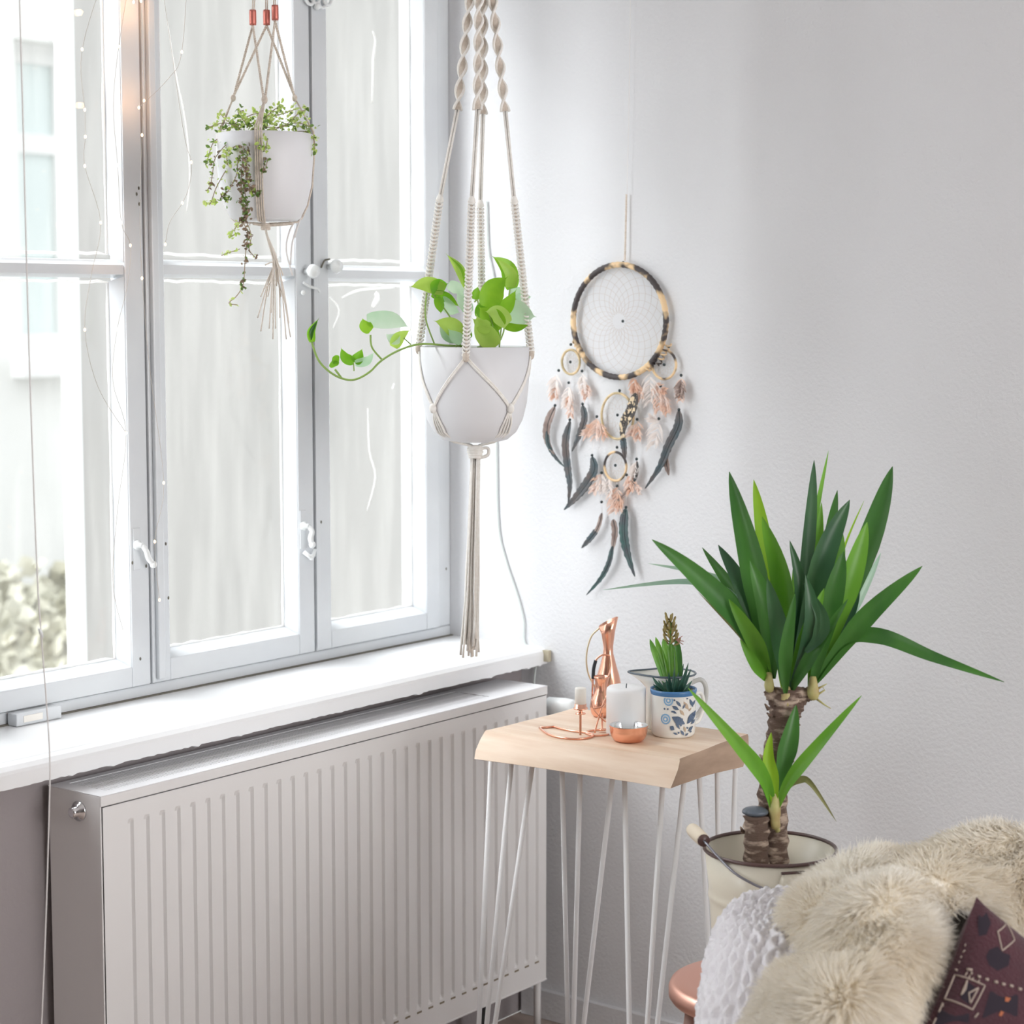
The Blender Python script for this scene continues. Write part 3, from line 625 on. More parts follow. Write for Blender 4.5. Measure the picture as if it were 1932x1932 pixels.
jg = onZ(1262, 1372, TZ); jug = thing('enamel_jug', 'white enamel jug with dark rim and spout behind the patterned mug', 'jug', jg)
dj = (jg - V(CAM)).dot(V(F)); jr = 45 * dj / FPX; jh = .097
b = MB(); b.lathe([(0, 0), (jr * .95, 0), (jr, .004), (jr * .98, .045), (jr * .92, .072), (jr * .93, .083), (jr * 1.10, jh)], (0, 0, 0), 48)
Ls = -V(R)
def spout(v):
    x, y, z = v
    if z > .070:
        q = V((x, y, 0)); c_ = q.dot(Ls) / max(1e-6, q.length); k_ = max(0, c_) ** 6 * ((z - .070) / (jh - .070)); x += Ls.x * .026 * k_; y += Ls.y * .026 * k_; z += .002 * k_
    return (jg.x + x, jg.y + y, jg.z + z)
b.v = [spout(v) for v in b.v]; rim = [V(v) for v in b.v[-48:]]; b.build('body', M['enamel'], jug, solid=.0015)
MB().tube(rim, .0018, 8, closed=True).build('rim', M['rimd'], jug, label='dark blue-grey rolled rim')
hd = V(R) * 1.0 + V(F) * .1; hd.z = 0; hd.normalize()
MB().tube(curve([jg + hd * jr * .9 + V((0, 0, .078)), jg + hd * (jr + .014) + V((0, 0, .084)), jg + hd * (jr + .0235) + V((0, 0, .070)), jg + hd * (jr + .022) + V((0, 0, .045)), jg + hd * (jr + .010) + V((0, 0, .023)), jg + hd * jr * .95 + V((0, 0, .016))], 6), .0042, 12).build('handle', mat('enamel_grey', (.55,.55,.53), .25), jug)

# leaf helper: pixel path with a depth offset per point
def leaf(pts, t0, wpx, m, parent, name='leaf', prof=None, fold=.35, tw=0.0, n=7, dz=None):
    k = len(pts); dz = dz or [0] * k
    P = [at(p[0], p[1], t0 + dz[i]) for i, p in enumerate(pts)]; P = curve(P, n); N = len(P); hw = wpx * t0 / FPX / 2
    prof = prof or (lambda s: (.42 + .58 * math.sin(math.pi * min(1, s * 1.15 + .08) * .72) if s < .55 else .42 + .58 * math.sin(math.pi * min(1, .55 * 1.15 + .08) * .72)) * (1 if s < .55 else max(.02, 1 - ((s - .55) / .45) ** 1.5)))
    ws = [max(.0002, hw * prof(i / (N - 1))) for i in range(N)]
    nr = []
    for i in range(N):
        t = (P[min(i + 1, N - 1)] - P[max(i - 1, 0)]).normalized(); v = (V(CAM) - P[i]).normalized(); v = (v - t * v.dot(t)).normalized(); s_ = t.cross(v); nr.append(v * math.cos(tw) + s_ * math.sin(tw))
    return MB().ribbon(P, ws, nr, fold).build(name, m, parent)
# succulent in the mug
su = thing('succulent_plant', 'spiky dark green succulent growing in the patterned enamel mug', 'plant', mg + V((0, 0, mh - .01)))
dm = (mg - V(CAM)).dot(V(F))
MB().lathe([(0, .002), (mr * .93, 0)], mg + V((0, 0, mh - .012)), 32).build('soil', M['soil'], su)
SP = [(1232,1290),(1236,1302),(1230,1276),(1242,1283),(1248,1270),(1256,1280),(1262,1268),(1272,1262),(1280,1268),(1290,1252),(1299,1250),(1296,1268),(1304,1262),(1306,1284),(1312,1296),(1300,1302),(1286,1288),(1268,1285),(1250,1298),(1240,1308),(1276,1278),(1292,1280),(1308,1306),(1262,1296),(1283,1300)]
for i, (x, y) in enumerate(SP):
    bx_, by_ = 1270 + (x - 1270) * .25, 1316
    leaf([(bx_, by_), ((bx_ * .4 + x * .6), (by_ * .5 + y * .5) - 2), (x, y)], dm, 9.5, M['succ'], su, dz=[0, (i % 5 - 2) * .006, (i % 5 - 2) * .011], fold=.7, n=4, tw=.3 * ((i % 3) - 1),
         prof=lambda s: max(.04, (1 - s) ** .7 * (.75 + .6 * math.sin(math.pi * s))))
# hyacinth standing in the jug
dh = dm + .014
hy = thing('hyacinth_plant', 'fading hyacinth with upright green leaves behind the succulent in the patterned mug', 'plant', mg + V((0, 0, mh - .01)))
for pts, w_, m_ in (([(1266, 1312), (1247, 1262), (1226, 1206)], 12, 'hya'), ([(1266, 1312), (1252, 1255), (1237, 1202)], 11, 'yb'), ([(1268, 1312), (1262, 1255), (1251, 1205)], 14, 'hya'), ([(1272, 1312), (1270, 1250), (1264, 1212)], 15, 'hya'), ([(1275, 1312), (1280, 1255), (1276, 1205)], 14, 'yg'), ([(1268, 1312), (1256, 1260), (1243, 1215)], 10, 'yb')):
    leaf(pts, dh, w_, M[m_], hy, n=5, prof=lambda s: max(.08, (.8 + .3 * math.sin(math.pi * s)) * (1 if s < .75 else 1 - ((s - .75) / .25) ** 2 * .9)))
MB().tube([at(1270, 1300, dh), at(1266, 1230, dh), at(1265, 1170, dh)], [.0035, .003, .002], 8).build('flower_stalk', M['hya'], hy)
for i in range(26):
    t = i / 25; a = i * 2.4; y = 1214 - 48 * t; rr = 13 * (1 - t * .55)
    x = 1264 + rr * math.cos(a) + (3 if t < .3 else 0); zo = .0034 * rr / 4 * math.sin(a)
    b = MB(); p0 = at(1265, y + 6, dh); p1 = at(x, y, dh + zo); p2 = at(x + 3 * math.cos(a), y - 9, dh + zo * 1.1)
    b.tube([p0, p1, p2, p2.lerp(p1, -.25)], [.0008, .0022, .0019, .0006], 7); b.build('floret', M['hyf'], hy)
for d_ in ((0, 0), (8, -8), (12, 2), (10, 8)):
    MB().tube([at(1276, 1208, dh - .01), at(1282 + d_[0] * .7, 1208 + d_[1], dh - .012)], [.0012, .0006], 6).build('dry_petal', M['pinkf'], hy)

# ------------------------------------------------------------------ macrame hanger with pot and pothos
t1 = 3.60; PX = t1 / FPX                          # metres per pixel at the hanger
pc1 = at(896, 655, t1)
def P1(px, py, dz=0): return at(px, py, t1 + dz)
pr = 103 * PX
pot = thing('hanging_pot', 'large white rounded pot cradled in the macrame hanger', 'pot', pc1 - V((0, 0, 176 * PX)))
prof = [(0, -.176*1000*PX)]
prof = [(0, -178 * PX), (44 * PX, -178 * PX), (62 * PX, -174 * PX), (78 * PX, -160 * PX), (90 * PX, -137 * PX), (98 * PX, -105 * PX), (102 * PX, -65 * PX), (103 * PX, 0), (99 * PX, 1.5 * PX), (98 * PX, -2 * PX), (96 * PX, -70 * PX), (84 * PX, -130 * PX), (0, -150 * PX)]
MB().lathe(prof, pc1, 72).build('pot_body', M['pot'], pot)
MB().lathe([(0, 2 * PX), (97 * PX, 0)], pc1 - V((0, 0, 14 * PX)), 40).build('soil', M['soil'], pot)
mh_ = thing('macrame_hanger', 'cream knotted macrame plant hanger with a long tassel in the corner', 'plant hanger', at(908, -90, t1))
dirs = {'left': V(R) * -.985 + V(F) * .0, 'right': V(R) * .98 + V(F) * -.05, 'front': V(F) * -1 + V(R) * -.14, 'back': V(F) * 1.0 + V(R) * .12}
rimz = pc1.z; C1 = V((pc1.x, pc1.y, 0))
def arm(px_top, px205, px375, y1, y2, y3, dr, braid_end, name):
    d = dirs[name]; d = V((d.x, d.y, 0)).normalized(); dz_end = V((d.x, d.y, 0)).dot(V(F)) * pr
    z_ = lambda y: dz_end * (y + 90) / 760
    A = P1(908, -90); Bp = P1(px205[0], px205[1], z_(px205[1])); Cp = P1(px375[0], px375[1], z_(px375[1])); D = C1 + d * (pr + .003); D.z = braid_end
    # spiral sinnet
    pts = [P1(px_top[0], px_top[1], z_(px_top[1])), Bp]
    L_ = (pts[1] - pts[0]).length; turns = max(3, L_ / (42 * PX) / 2)
    b = MB()
    nseg = int(turns * 18); ha, hb = helix(pts, 7.6 * PX, turns, 0, nseg), helix(pts, 7.6 * PX, turns, math.pi, nseg)
    b.tube(ha, 2.7 * PX, 7); b.tube(hb, 2.7 * PX, 7); b.build('spiral_sinnet', M['rope'], mh_)
    cb = MB(); cb.grid([[ha[i].lerp(hb[i], k / 6) + ((hb[i] - ha[i]).cross(pts[1] - pts[0])).normalized() * (1.6 * PX * math.sin(math.pi * k / 6) + .8 * PX * (i % 2)) for k in range(7)] for i in range(nseg + 1)])
    cb.grid([[ha[i].lerp(hb[i], k / 6) - ((hb[i] - ha[i]).cross(pts[1] - pts[0])).normalized() * (1.6 * PX * math.sin(math.pi * k / 6) + .8 * PX * (i % 2)) for k in range(7)] for i in range(nseg + 1)]); cb.build('sinnet_core', M['ropeb'], mh_)
    b = MB(); s_ = V(R) * 2.6 * PX
    b.tube([Bp - s_, Cp - s_ * .9], 2.0 * PX, 7); b.tube([Bp + s_, Cp + s_ * .9], 2.0 * PX, 7); b.tube([Bp + V(F) * .003, Cp + V(F) * .003], 2 * PX, 7); b.build('straight_cords', M['rope'], mh_)
    b = MB(); b.ball(Cp, 7 * PX, 10, sc3=(1, 1, 1.2)); b.build('knot', M['rope'], mh_)
    # flat sinnet: knot bumps on both sides of a core
    L_ = (D - Cp).length; nk = int(L_ / (7.0 * PX)); dirn = (D - Cp).normalized(); sd = dirn.cross(V((F[0], F[1], 0))).normalized()
    b = MB(); c = MB()
    c.tube([Cp, D], 3.0 * PX, 7)
    for k in range(nk):
        q = Cp.lerp(D, (k + .5) / nk)
        for sgn in (-1, 1):
            b.tube([q + sd * sgn * 5.2 * PX - dirn * 3 * PX, q + sd * sgn * 6.2 * PX, q + sd * sgn * 3.0 * PX + dirn * 3.0 * PX - V(F) * 2.6 * PX, q - sd * sgn * 3 * PX + dirn * 4.0 * PX - V(F) * 2.6 * PX], 1.9 * PX, 5)
    b.build('flat_sinnet', M['rope'], mh_); c.build('sinnet_core', M['ropeb'], mh_)
    MB().ball(D, 6.5 * PX, 10, sc3=(1, 1, 1.5)).build('knot', M['ropeb'], mh_)
    return D, d
z665 = rimz - 12 * PX
aL = arm((897, -90), (863, 207), (830, 375), 0, 0, 0, 0, z665 + 8 * PX, 'left')
aF = arm((905, -90), (901, 207), (890, 378), 0, 0, 0, 0, z665 - 4 * PX, 'front')
aB = arm((912, -90), (911, 215), (906, 385), 0, 0, 0, 0, z665 + 4 * PX, 'back')
aR = arm((920, -90), (953, 210), (970, 378), 0, 0, 0, 0, z665 - 2 * PX, 'right')
order = [aL, aF, aR, aB]
def potr(z):                                       # outer pot radius at height z
    h = (z - rimz) / PX; pts = [(-178, 44), (-174, 62), (-160, 78), (-137, 90), (-105, 98), (-65, 102), (0, 103)]
    for (h0, r0), (h1, r1) in zip(pts, pts[1:]):
        if h <= h1: return (r0 + (r1 - r0) * max(0, (h - h0) / (h1 - h0))) * PX
    return 103 * PX
kn = []
kz = rimz - 112 * PX
for i in range(4):
    d0, d1 = order[i][1], order[(i + 1) % 4][1]; dm_ = (d0 + d1).normalized()
    if i == 0: dm_ = (d0 + d1 * .96).normalized()
    if i == 1: dm_ = (d0 * .92 + d1).normalized()
    k_ = C1 + dm_ * (potr(kz) + .002); k_.z = kz; kn.append((k_, dm_))
    for (D, dd_) in (order[i], order[(i + 1) % 4]):
        for off in (-1, 1):
            pts = []
            for s_ in range(9):
                t = s_ / 8; z = D.z + (kz - D.z) * t; dv = (dd_ * (1 - t) + dm_ * t).normalized(); q = C1 + dv * (potr(z) + .0022); q.z = z + off * 2.2 * PX; pts.append(q)
            MB().tube(pts, 1.9 * PX, 7).build('cradle_cord', M['rope'], mh_)
    MB().ball(k_ + dm_ * .002, 7.2 * PX, 10, sc3=(1, 1, 1.35)).build('knot', M['rope'], mh_)
bk = C1.copy(); bk.z = rimz - 190 * PX
for i, (k_, dm_) in enumerate(kn):
    for off in (-1.1, -.3, .5, 1.3):
        pts = []; sd = V((-dm_.y, dm_.x, 0))
        for s_ in range(8):
            t = s_ / 7; z = kz + (rimz - 177 * PX - kz) * t; q = C1 + dm_ * (potr(z) * (1 if t < .85 else .9) + .0022) + sd * off * 9 * PX * math.sin(math.pi * min(1, t * .8)); q.z = z - (.001 if t > .8 else 0); pts.append(q)
        pts.append(bk + dm_ * 10 * PX + V((0, 0, 4 * PX)) + sd * off * PX); MB().tube(pts, 1.9 * PX, 7).build('cradle_cord', M['rope'], mh_)
b = MB()
for k in range(5): b.tube([bk + V((0, 0, (2 - 5 * k) * PX)) + (V(R) * math.cos(a * .5236) + V(F) * math.sin(a * .5236)) * (11 + 2 * math.sin(k)) * PX for a in range(12)], 3.2 * PX, 7, closed=True)
b.tube(curve([bk + V(R) * 8 * PX + V((0, 0, -2 * PX)), bk + V(R) * 24 * PX + V((0, 0, -1 * PX)), bk + V(R) * 24 * PX + V((0, 0, -14 * PX)), bk + V(R) * 6 * PX + V((0, 0, -20 * PX))], 5), 3.2 * PX, 7)
b.build('gathering_knot', M['rope'], mh_)
b = MB()
for i in range(34):
    a = rnd.uniform(0, 6.28); r = rnd.uniform(0, 1) ** .5; x0 = math.cos(a) * r; y0 = math.sin(a) * r; L_ = rnd.uniform(335, 385); sp = rnd.uniform(.8, 1.15)
    pts = []
    for k in range(12):
        t = k / 11; wv = (9 + 10 * t ** 1.5 * sp) * PX; q = bk + V(R) * (x0 * wv - 10 * PX * t + 2.2 * PX * math.sin(k * .8 + i) * t * t) + V((F[0], F[1], 0)) * (y0 * wv) + V((0, 0, -(20 + L_ * t) * PX)); pts.append(q)
    b.tube(pts, [1.7 * PX] * 9 + [1.6 * PX, 1.9 * PX, 2.4 * PX], 5)
b.build('tassel', M['rope'], mh_, kind='stuff')

# pothos
po = thing('pothos_plant', 'bright green pothos with heart leaves and one long vine reaching left', 'plant', pc1 - V((0, 0, .01)))
heart = lambda s: max(.02, (1.02 * math.sin(math.pi * min(1, .16 + s * .94)) ** .75) * (1 if s < .5 else 1 - ((s - .5) / .5) ** 2 * .55))
def pleaf(base, tip, w_, m_, dz0=0.0, dz1=0.0, bend=(0, 0), tw=0.0, fold=.25):
    mid = ((base[0] + tip[0]) / 2 + bend[0], (base[1] + tip[1]) / 2 + bend[1]); leaf([base, mid, tip], t1, w_, M[m_], po, n=8, prof=heart, dz=[dz0, (dz0 + dz1) / 2, dz1], tw=tw, fold=fold)
def stem(pts, r=1.6, dz=None, m_='stemg'):
    dz = dz or [0] * len(pts); MB().tube(curve([at(p[0], p[1], t1 + dz[i]) for i, p in enumerate(pts)], 6), r * PX, 7).build('stem', M[m_], po)
fr = -pr * .55
# pot crown
for base, tip, w_, m_, d0, d1, bd, tw in (
 ((882, 545), (841, 478), 21, 'pothos2', fr, fr, (4, -4), .5), ((880, 548), (845, 482), 14, 'pothos', fr, fr, (9, -6), .9),
 ((965, 545), (927, 482), 36, 'pothos', .02, .0, (10, -6), .5), ((962, 542), (935, 486), 24, 'pothos2', .01, -.01, (14, 2), .2),
 ((920, 580), (958, 522), 44, 'pothos', -.03, -.04, (-6, -6), 0.0), ((935, 590), (975, 545), 32, 'pothos', -.02, -.03, (0, 8), .4),
 ((838, 548), (772, 542), 30, 'pothos2', -.04, -.05, (0, -8), .2), ((812, 545), (846, 535), 30, 'pothos', -.05, -.03, (0, 0), .2), ((815, 553), (868, 580), 22, 'pothos', -.04, -.02, (2, -6), .5),
 ((825, 560), (832, 592), 18, 'pothos', -.05, -.05, (2, 2), .2), ((832, 562), (868, 590), 26, 'pothos3', -.03, -.01, (0, 6), .3),
 ((846, 535), (872, 560), 24, 'pothos3', 0, .01, (6, -2), .3), ((885, 590), (862, 545), 26, 'pothos3', .01, .02, (0, 0), .3),
 ((945, 620), (903, 578), 44, 'pothos', -.05, -.05, (0, 0), 0), ((935, 655), (898, 592), 40, 'pothos2', -.06, -.06, (-4, 4), .2), ((958, 612), (915, 588), 34, 'pothos2', -.05, -.06, (0, -8), .3),
 ((925, 650), (905, 600), 34, 'pothos', -.05, -.05, (8, 0), .2), ((925, 618), (890, 600), 26, 'pothos2', -.06, -.06, (2, 6), .2),
 ((955, 590), (1012, 598), 52, 'pothos3', .0, -.01, (0, -2), .2), ((950, 613), (1000, 612), 22, 'pothos', -.01, -.02, (0, 4), .8), ((972, 570), (1003, 560), 26, 'pothos3', .03, .03, (0, -3), .4), ((985, 568), (960, 540), 34, 'pothos3', .04, .04, (0, 0), .3),
 ((870, 632), (818, 605), 34, 'pothos2', -.03, -.04, (4, -4), .2), ((865, 640), (828, 608), 24, 'pothos3', -.02, -.03, (-4, 8), .3), ((872, 645), (845, 620), 24, 'pothos3', -.04, -.04, (0, 3), .3), ((885, 640), (862, 612), 24, 'pothos', 0, 0, (0, 0), .3),
 ((895, 565), (902, 540), 18, 'pothos', .03, .03, (0, 0), .3), ((905, 600), (925, 560), 30, 'pothos', .02, .02, (-2, 0), .2)):
    pleaf(base, tip, w_, m_, d0, d1, bd, tw)
for pts, dz in (([(900, 655), (945, 640), (962, 545)], [-.03, -.03, 0]), ([(905, 652), (935, 630), (940, 590)], [-.04] * 3), ([(820, 650), (803, 600), (805, 552)], [-.03, -.05, -.05]), ([(880, 655), (878, 610), (884, 548)], [-.03, -.04, fr]),
    ([(915, 655), (930, 620), (920, 585)], [-.05] * 3), ([(860, 655), (868, 640), (870, 632)], [-.03] * 3), ([(942, 655), (948, 600), (955, 590)], [.01] * 3), ([(870, 655), (850, 600), (815, 553)], [-.02, -.03, -.04]), ([(895, 570), (900, 566), (903, 575)], [-.07] * 3), ([(930, 655), (944, 610), (975, 560)], [0, 0, .03])):
    stem(pts, 1.5, dz)
# long vine
vz = -.055
stem([(885, 653), (845, 652), (795, 649), (755, 660), (720, 680), (697, 702), (670, 716), (645, 714), (620, 700), (600, 678), (588, 645)], 2.0, [0, -.04, vz - .03, vz - .03, vz, vz, vz, vz, vz, vz, vz])
stem([(645, 714), (632, 697)], 2.0, [vz] * 2); stem([(722, 680), (702, 656), (699, 632)], 1.8, [vz] * 3); stem([(668, 700), (667, 684)], 1.2, [vz] * 2); stem([(775, 650), (762, 638)], 1.2, [vz] * 2)
for base, tip, w_, m_, bd, tw, fo in (((588, 646), (602, 600), 17, 'pothos', (-9, 2), .4, .5), ((584, 642), (601, 602), 10, 'yg', (-5, 2), .2, .4), ((632, 692), (626, 680), 20, 'pothos', (0, 0), .2, .4), ((640, 680), (627, 688), 18, 'pothos', (0, -4), .1, .3),
   ((700, 624), (684, 600), 24, 'pothos', (-4, 2), .2, .2), ((692, 603), (773, 618), 34, 'pothos3', (6, -7), .2, .2), ((755, 640), (727, 630), 22, 'pothos3', (0, 4), .2, .2), ((742, 655), (775, 622), 24, 'pothos2', (-6, -2), .2, .3),
   ((668, 683), (643, 655), 20, 'pothos', (-4, 6), .1, .3), ((668, 683), (684, 657), 22, 'pothos', (0, 4), .1, .3), ((670, 685), (706, 664), 18, 'pothos3', (4, 6), .3, .2)):
    mid = ((base[0] + tip[0]) / 2 + bd[0], (base[1] + tip[1]) / 2 + bd[1]); leaf([base, mid, tip], t1 + vz, w_, M[m_], po, n=8, prof=heart, tw=tw, fold=fo)

# ------------------------------------------------------------------ second hanging pot by the window
t2 = 3.32; Q = t2 / FPX
def P2(px, py, dz=0): return at(px, py, t2 + dz)
pc2 = P2(499, 254)
r2 = 91 * Q
p2o = thing('bowl_pot', 'smaller white bowl pot hanging in front of the middle window', 'pot', pc2 - V((0, 0, 165 * Q)))
MB().lathe([(0, -161 * Q), (58 * Q, -161 * Q), (66 * Q, -156 * Q), (78 * Q, -132 * Q), (87 * Q, -95 * Q), (91 * Q, -45 * Q), (91 * Q, 0), (88 * Q, 1 * Q), (86 * Q, -3 * Q), (84 * Q, -60 * Q), (60 * Q, -140 * Q), (0, -145 * Q)], pc2, 64).build('pot_body', M['pot'], p2o)
MB().lathe([(0, 6 * Q), (86 * Q, 0)], pc2 - V((0, 0, 9 * Q)), 32).build('soil', M['soil'], p2o)
rh = thing('rope_hanger', 'thin jute rope hanger with three red tube beads above the bowl pot', 'plant hanger', P2(500, -90))
dz2 = dict(a=-.05, b=.05, c=.0)
tub = [((477, 33), -.01), ((503, 33), .01), ((519, 24), 0)]
for (x, y), z_ in tub:
    c = P2(x, y, z_); tl = V((0, 0, 1)); b = MB()
    b.lathe([(2.2 * Q, -14 * Q), (6.2 * Q, -14 * Q), (6.6 * Q, -10 * Q), (6.6 * Q, 10 * Q), (6.2 * Q, 14 * Q), (2.2 * Q, 14 * Q), (2.2 * Q, -14 * Q)], c, 16); b.build('tube_bead', mat('copper_red_tube', (.62,.20,.16), .4, .5), rh)
    b = MB()
    for o_ in (-1, 1): b.tube([P2(x + (500 - x) * .3 + o_ * 2, -90, z_), P2(x + o_ * 1.5, y, z_), P2(x + o_ * 2, y + 16, z_)], 1.3 * Q, 6)
    b.build('upper_cord', M['jute'], rh)
dF = V((F[0], F[1], 0)).normalized(); C2 = V((pc2.x, pc2.y, 0))
anc = {'front': (499, 262, -r2 - .002), 'left': (421, 262, .02), 'right': (574, 262, .02), 'back': (503, 262, r2)}
def twist(p, q, r=1.5, turns=None, name='twisted_cord', m_='jute', par=None):
    L_ = (q - p).length; turns = turns or L_ / (9 * Q); n_ = int(turns * 7); b = MB()
    for ph in (0, math.pi): b.tube(helix([p, q], r * .75 * Q, turns, ph, n_), r * Q, 5)
    return b.build(name, M[m_], par or rh)
kF, kL, kR = P2(499, 188, -.07), P2(440, 185, .01), P2(556, 185, .01)
T = [P2(477, 48, -.01), P2(503, 48, .01), P2(519, 40, 0)]
twist(T[0], kL); twist(T[1], kL + V((0, 0, .002))); twist(T[0], kF + V(R) * -.001); twist(T[2], kF + V(R) * .001); twist(T[2], kR); twist(T[1], kR + V((0, 0, .002)))
for k_, s_ in ((kF, 1.4), (kL, 1), (kR, 1)): MB().ball(k_, 5.2 * Q * s_ ** .5, 10, sc3=(1, 1, 1.3)).build('knot', M['jute'], rh)
bt2 = C2.copy(); bt2.z = pc2.z - 166 * Q
def down(k_, d, offs):
    d = V((d[0], d[1], 0)).normalized(); sd = V((-d.y, d.x, 0))
    for off in offs:
        pts = [k_]
        for h, r in ((8, 93), (0, 93.5), (-45, 93.5), (-95, 89.5), (-132, 80), (-156, 68.5), (-163, 60)): q = C2 + d * (r * Q + .0012) + sd * off * 3 * Q; q.z = pc2.z + h * Q; pts.append(q)
        pts.append(bt2 + d * 6 * Q + V((0, 0, 0))); MB().tube(pts, 1.5 * Q, 6).build('cradle_cord', M['jute'], rh)
down(kF, -dF, (-2, -.7, .7, 2)); down(kL, dF * .35 - V(R), (-1, 1)); down(kR, dF * .35 + V(R), (-1, 1))
b = MB()
for k in range(3): b.tube([bt2 + V((0, 0, -(2 + 4 * k) * Q)) + (V(R) * math.cos(a * .6283) + dF * math.sin(a * .6283)) * 7 * Q for a in range(10)], 2.6 * Q, 6, closed=True)
b.tube(curve([bt2 + V(R) * -24 * Q, bt2 + V((0, 0, -3 * Q)), bt2 + V(R) * 30 * Q + V((0, 0, -2 * Q)), bt2 + V(R) * 52 * Q + V((0, 0, 0))], 5), 3 * Q, 6); b.build('gathering_knot', M['jute'], rh)
b = MB()
ends = [(500, 500), (497, 545), (486, 600), (492, 625), (505, 560), (512, 590), (520, 620), (530, 560), (528, 600), (545, 610), (548, 636), (538, 570), (515, 640), (522, 540), (534, 520), (540, 640), (508, 620), (492, 560)]
for i, (x, y) in enumerate(ends):
    o_ = (i % 5 - 2) * .004
    b.tube(curve([bt2 + V((0, 0, -8 * Q)), P2(503 + i % 3, 445, o_), P2(515 + (i % 4) * 2.5, 490, o_), P2(519 + (x - 519) * .45 + 3 * math.sin(i), 530 if y > 540 else (y + 490) / 2, o_), P2(x, y, o_ * 1.5)], 5), 1.25 * Q, 5)
b.build('tassel', mat('tassel_jute', (.76,.70,.63), .9), rh, kind='stuff')
b = MB()
for pts in ([(545, 418), (568, 406), (552, 455), (548, 500)], [(568, 406), (549, 430), (540, 470), (552, 520)], [(568, 406), (556, 448)]): b.tube(curve([P2(x, y, .03) for x, y in pts], 5), 1.7 * Q, 5)
b.build('white_tie', M['thread'], rh, label='loose white tie cord')

# trailing plant: vines with tiny leaves
tp = thing('trailing_plant', 'trailing plant with tiny lime and brown leaves spilling from the bowl pot', 'plant', pc2)
vines = []
def vine(pts, dens, mixs, spread=5, r=.9, dz=-.09): vines.append((pts, dens, mixs, spread, r, dz))
G, D_, B_ = 0, 1, 2
vine([(450, 240), (425, 232), (400, 238), (388, 246)], 26, (G, G, G, D_), 7, dz=-.02)
vine([(455, 245), (425, 225), (414, 210)], 16, (G, G), 6, dz=.0)
vine([(450, 250), (420, 258), (402, 270), (392, 300), (388, 312)], 34, (G, G, D_), 8, dz=-.03)
vine([(470, 238), (450, 215), (460, 208)], 26, (G, G, D_), 9, dz=-.02)
vine([(480, 250), (440, 262), (408, 295), (402, 320), (398, 345), (392, 358)], 44, (G, D_, B_), 7, dz=-.06)
vine([(480, 252), (445, 275), (428, 290), (430, 312)], 40, (G, D_, G), 9, dz=-.085)
vine([(486, 250), (462, 270), (458, 300), (455, 340), (458, 375), (463, 400)], 130, (D_, B_, B_, D_), 8, dz=-.088)
vine([(486, 250), (470, 275), (466, 310), (468, 345), (478, 368)], 80, (D_, B_, B_, G), 7, dz=-.090)
vine([(480, 255), (452, 290), (446, 330), (432, 358), (420, 372), (432, 378)], 60, (D_, B_, G), 7, dz=-.085)
vine([(462, 300), (470, 350), (482, 364), (490, 366)], 30, (B_, D_), 5, dz=-.088)
vine([(463, 395), (460, 420), (468, 440), (464, 470), (462, 500), (460, 530), (456, 548)], 46, (D_, B_, B_, D_), 5, dz=-.07)
vine([(466, 300), (462, 350), (465, 400), (460, 420)], 70, (B_, D_, B_), 7, dz=-.09)
vine([(478, 250), (440, 300), (410, 350), (398, 382), (392, 384)], 18, (G, G), 6, dz=-.05)
vine([(385, 385), (402, 382), (408, 380)], 18, (G, G), 5, dz=-.04)
vine([(495, 250), (500, 225), (520, 205), (535, 200)], 44, (G, G, D_), 10, dz=-.01)
vine([(500, 250), (540, 235), (562, 215), (580, 205)], 50, (G, G, D_), 10, dz=.0)
vine([(510, 252), (545, 250), (575, 248), (592, 262), (594, 290)], 56, (G, G, G, D_), 8, dz=-.01)
vine([(480, 245), (500, 240), (525, 240), (560, 232), (588, 240)], 80, (G, G, D_, G), 12, dz=-.03)
vine([(420, 245), (450, 236), (480, 232), (510, 225)], 80, (G, G, D_, G), 12, dz=.0)
vine([(440, 235), (480, 215), (520, 218), (560, 205)], 60, (G, G, G), 11, dz=.04)
vine([(498, 250), (492, 262), (498, 285), (505, 262)], 36, (G, D_, G), 8, dz=-.095)
vine([(500, 262), (500, 300), (494, 330)], 16, (D_, D_), 3, dz=-.094)
vine([(510, 262), (505, 300), (500, 322)], 12, (B_, D_), 3, dz=-.094)
vine([(458, 410), (444, 430), (435, 445), (448, 440)], 20, (G, G), 5, dz=-.07)
vine([(466, 420), (474, 445), (470, 470), (482, 486)], 16, (G, B_), 5, dz=-.07)
vine([(452, 470), (428, 478), (418, 482)], 9, (G, G), 4, dz=-.06); vine([(456, 545), (445, 560), (432, 572), (448, 575)], 8, (G,), 4, dz=-.06)
lb = [MB(), MB(), MB()]
